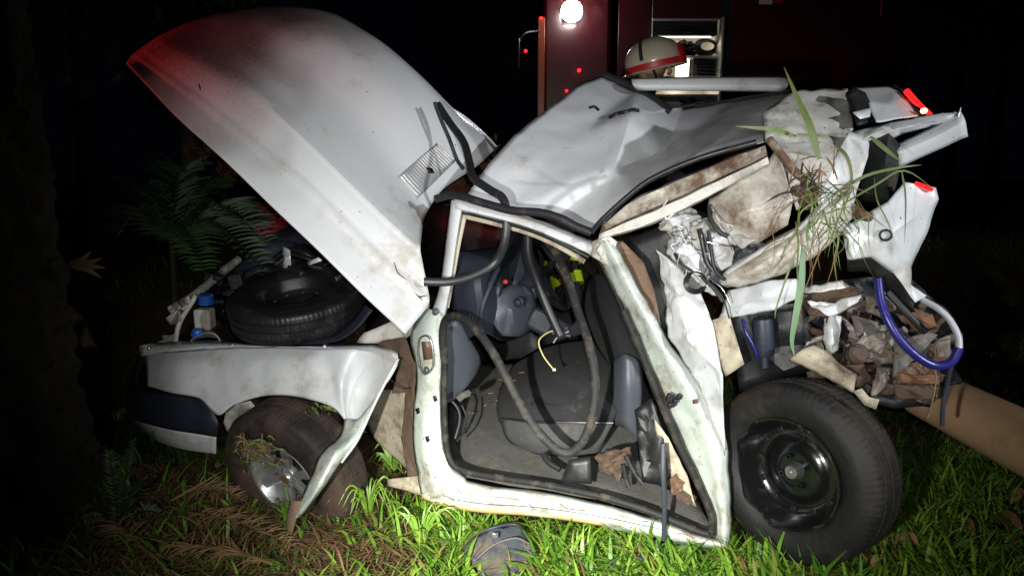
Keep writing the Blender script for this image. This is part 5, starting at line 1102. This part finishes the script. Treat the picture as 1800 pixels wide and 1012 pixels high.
# gear in the locker
coil = thing('coiled_hose', T(1235,92,TY+.2), 'coiled black hose on the upper shelf of the lit truck locker', 'hose')
cb = T(1240,84,TY+.2)
for i in range(5):
    pts = [cb+Vector((math.cos(q__)*(.13-.012*i),-.02*i,math.sin(q__)*(.085-.008*i))) for q__ in np.linspace(0,6.28,20)]; tube('coil', pts, .010, M['rubber'], coil, k=2)
gear = thing('equipment_bag', T(1200,96,TY+.2), 'heap of crumpled black plastic gear left of the coiled hose in the locker', 'bag')
bm = bmesh.new(); bmesh.ops.create_icosphere(bm, subdivisions=4, radius=1); gc = T(1203,88,TY+.2)
V = [gc+Vector((v_.co.x*.12,v_.co.y*.12,v_.co.z*.07))+v_.co*.05*crump(v_.co*.2,14,2) for v_ in bm.verts]; bm.verts.index_update(); obj('cover', V, [tuple(v_.index for v_ in f_.verts) for f_ in bm.faces], M['rubber'], gear, ang=12); bm.free()
tools = thing('tool_rack', T(1240,125,TY+.2), 'rack of dark tools on the right half of the middle locker shelf', 'tool rack')
for i in range(5): tube('tool_handle', [T(1225,106+i*6,TY+.15),T(1242,107+i*6,TY+.15),T(1260,108+i*6,TY+.2)], .012, M['truckdark'], tools)
t2 = thing('tool_pile', T(1215,184,TY+.15), 'pile of shiny metal tools on the lowest locker shelf', 'tools')
for i in range(14):
    x_ = rnd.uniform(1195,1235); y_ = rnd.uniform(172,188); tube('tool', [T(x_,y_,TY+.1),T(x_+rnd.uniform(6,14),y_+rnd.uniform(-4,4),TY+.12)], .012, rnd.choice([M['chrome'],M['rubber']]), t2, k=2)

# ------------------------------------------------------------------ firefighter bending beside the wreck
def person():
    D_ = 4.15
    hd = P(1148,118,D_)          # centre of the head
    gz = groundz(hd.x-.3, D_)
    neck = hd+Vector((-.05,.0,-.16)); chest = hd+Vector((-.14,.02,-.42)); waist = hd+Vector((-.40,.02,-.72)); hip = hd+Vector((-.58,.02,-.90))
    kn1 = hip+Vector((.10,-.16,-.42)); kn2 = hip+Vector((-.12,.10,-.42))
    an1 = Vector((kn1.x-.02,kn1.y+.05,gz+.09)); an2 = Vector((kn2.x-.08,kn2.y+.10,gz+.09))
    sh1 = chest+Vector((.06,-.20,.10)); sh2 = chest+Vector((.06,.20,.10)); el1 = sh1+Vector((.12,-.06,-.28)); el2 = sh2+Vector((.14,.05,-.27))
    wr1 = el1+Vector((.20,.02,-.12)); wr2 = el2+Vector((.20,-.06,-.10))
    J = [hip,waist,chest,neck,hd,hd+Vector((.03,0,.07))]; Rd = [.15,.145,.16,.062,.085,.075]; E = [(0,1),(1,2),(2,3),(3,4),(4,5)]
    def add(p_, r_, par): J.append(p_); Rd.append(r_); E.append((par,len(J)-1)); return len(J)-1
    for sh,el,wr in ((sh1,el1,wr1),(sh2,el2,wr2)):
        a_ = add(sh,.075,2); b_ = add(el,.055,a_); c_ = add(wr,.036,b_); pm = add(wr+Vector((.06,0,-.03)),.034,c_)
        for f_i in range(4):
            base = wr+Vector((.095,(-.03+.02*f_i),-.05)); k_ = add(base,.010,pm); k_ = add(base+Vector((.03+.004*(f_i in (1,2)),0,-.025)),.009,k_); add(base+Vector((.045,0,-.055)),.0075,k_)
        k_ = add(wr+Vector((.05,-.045,-.01)),.011,c_); add(wr+Vector((.09,-.06,-.03)),.009,k_)
    for kn,an,sd in ((kn1,an1,-.09),(kn2,an2,.09)):
        a_ = add(hip+Vector((.0,sd,-.06)),.115,0); b_ = add(kn,.08,a_); c_ = add(an,.055,b_); add(an+Vector((.16,-.02,-.045)),.045,c_)
    me = bpy.data.meshes.new('person'); org = Vector((hip.x,hip.y,gz)); me.from_pydata([p_-org for p_ in J], E, []); me.update()
    o_ = bpy.data.objects.new('person', me); C.objects.link(o_); o_.location = org
    sk = o_.modifiers.new('skin','SKIN'); sv = me.skin_vertices[0].data
    for v_, r_ in zip(sv, Rd): v_.radius = (r_, r_)
    sv[0].use_root = True
    ss = o_.modifiers.new('smooth','SUBSURF'); ss.levels = 2; ss.render_levels = 2
    dg = bpy.context.evaluated_depsgraph_get(); ev = o_.evaluated_get(dg); m2 = bpy.data.meshes.new_from_object(ev)
    o_.modifiers.clear(); o_.data = m2; m2.name = 'person'
    m2.materials.clear(); m2.materials.append(M['uniform']); m2.materials.append(M['skin'])
    for p_ in m2.polygons:
        p_.use_smooth = True
        if (p_.center+org-neck).z > .03 and (p_.center+org-hd).length < .16: p_.material_index = 1
    tag(o_, 'firefighter in dark uniform and cream helmet bending behind the crushed car roof', 'person')
    # face, kept under the helmet brim, looking right
    fwd = Vector((.93,-.30,-.2)).normalized(); sd = fwd.cross(Vector((0,0,1))).normalized(); up_ = sd.cross(fwd)
    nb = MB(); nb.add(sweep([hd+fwd*.085+up_*.02, hd+fwd*.105-up_*.01, hd+fwd*.098-up_*.03], .012, .012, 8)); nb.build('nose', M['skin'], o_)
    for s_ in (-1,1):
        V, Fc = lathe([(0,.01),(.009,.006),(.011,0)], hd+fwd*.08+sd*s_*.032+up_*.02, fwd, 10); obj('eye', V, Fc, M['tape'], o_)
        V, Fc = lathe([(0,.012),(.018,.008),(.025,0)], hd+sd*s_*.085, sd*s_, 10); obj('ear', V, Fc, M['skin'], o_)
    obj('mouth', *sweep([hd+fwd*.085-up_*.05-sd*.022, hd+fwd*.092-up_*.052, hd+fwd*.085-up_*.05+sd*.022], .005, .004, 6), M['redband'], o_)
    # helmet
    hu = (Vector((-.22,-.05,1))).normalized(); hc = hd+Vector((0,0,.035))
    hl = bpy.data.objects.new('helmet', None); C.objects.link(hl); hl.parent = o_; hl.location = hc-org
    def egg(i,q__,r_,z_): return r_, z_
    prof = [(.142*math.cos(t_), .128*math.sin(t_)) for t_ in np.linspace(-.28, math.pi/2-.001, 16)]
    V, Fc = lathe(prof, hc, hu, 48); V2 = []
    ff = (fwd-hu*fwd.dot(hu)).normalized()
    for v_ in V:
        d_ = v_-hc; V2.append(hc+d_+ff*d_.dot(ff)*.16)
    sh_ = obj('helmet_shell', V2, Fc, M['helmet'], hl, solid=.006)
    def ringv(v_): d_ = v_-hc; return hc+d_+ff*d_.dot(ff)*.16
    V, Fc = lathe([(.143,-.045),(.149,-.045),(.149,-.012),(.143,-.012)], hc, hu, 48, closed=True); obj('helmet_band', [ringv(v_) for v_ in V], Fc, M['redband'], hl)
    V, Fc = lathe([(.140,-.04),(.165,-.052),(.166,-.057),(.140,-.046)], hc, hu, 48, closed=True); obj('helmet_brim', [ringv(v_) for v_ in V], Fc, M['helmet'], hl)
    sdh = hu.cross(ff)
    pts = [hc+(hu*math.sin(t_)*.130-sdh*math.cos(t_)*.146)-ff*.045 for t_ in np.linspace(.05,3.09,16)]
    tube('helmet_ridge', pts, .010, M['uniform'], hl, k=2, rb=.005)
    # small pale diamond sticker outline and visor
    hb_ = BVHTree.FromPolygons(V2, prof and [tuple(f_) for f_ in lathe(prof, hc, hu, 48)[1]])
    cs = [onto(hb_, x_, y_, .004)[0] for x_,y_ in ((1174,99),(1183,107),(1176,118),(1166,110),(1174,99))]
    if all(c_ is not None for c_ in cs): obj('diamond_badge', *sweep(cs, .003, .002, 6), M['tape'], hl)
    V, Fc = lathe([(.150,-.05),(.150,.045)], hc, hu, 48)
    vis = [f_ for f_ in Fc if all((V[i_]-hc).normalized().dot(ff) > .75 for i_ in f_)]
    ids = sorted({i_ for f_ in vis for i_ in f_}); mp = {a_: b_ for b_, a_ in enumerate(ids)}
    if vis: obj('visor', [ringv(V[i_])+ff*.012 for i_ in ids], [tuple(mp[i_] for i_ in f_) for f_ in vis], M['redband'], hl, solid=.004)
    tube('chin_strap', [hc-sdh*.13-hu*.03, hd-sdh*.08-hu*.09+ff*.03, hd+ff*.06-hu*.12], .006, M['uniform'], hl)
    # reflective bands: shin bands on the near leg, chest band
    def band_(nm, p_, q__, r_, m_, wd=.03):
        ax = (q__-p_).normalized(); V, Fc = lathe([(r_,-wd),(r_+.004,-wd),(r_+.004,wd),(r_,wd)], p_, ax, 28, closed=True); return obj(nm, V, Fc, m_, o_)
    return o_, hip, kn1, an1, band_
pers, hip, kn1, an1, band_ = person()
band_('knee_band', kn1+(hip-kn1)*.18, hip, .094, M['hivis'], .035)
band_('shin_band', kn1+(an1-kn1)*.35, an1, .086, M['hivis'], .03)
band_('thigh_band', kn1+(hip-kn1)*.42, hip, .110, M['hivis'], .022)
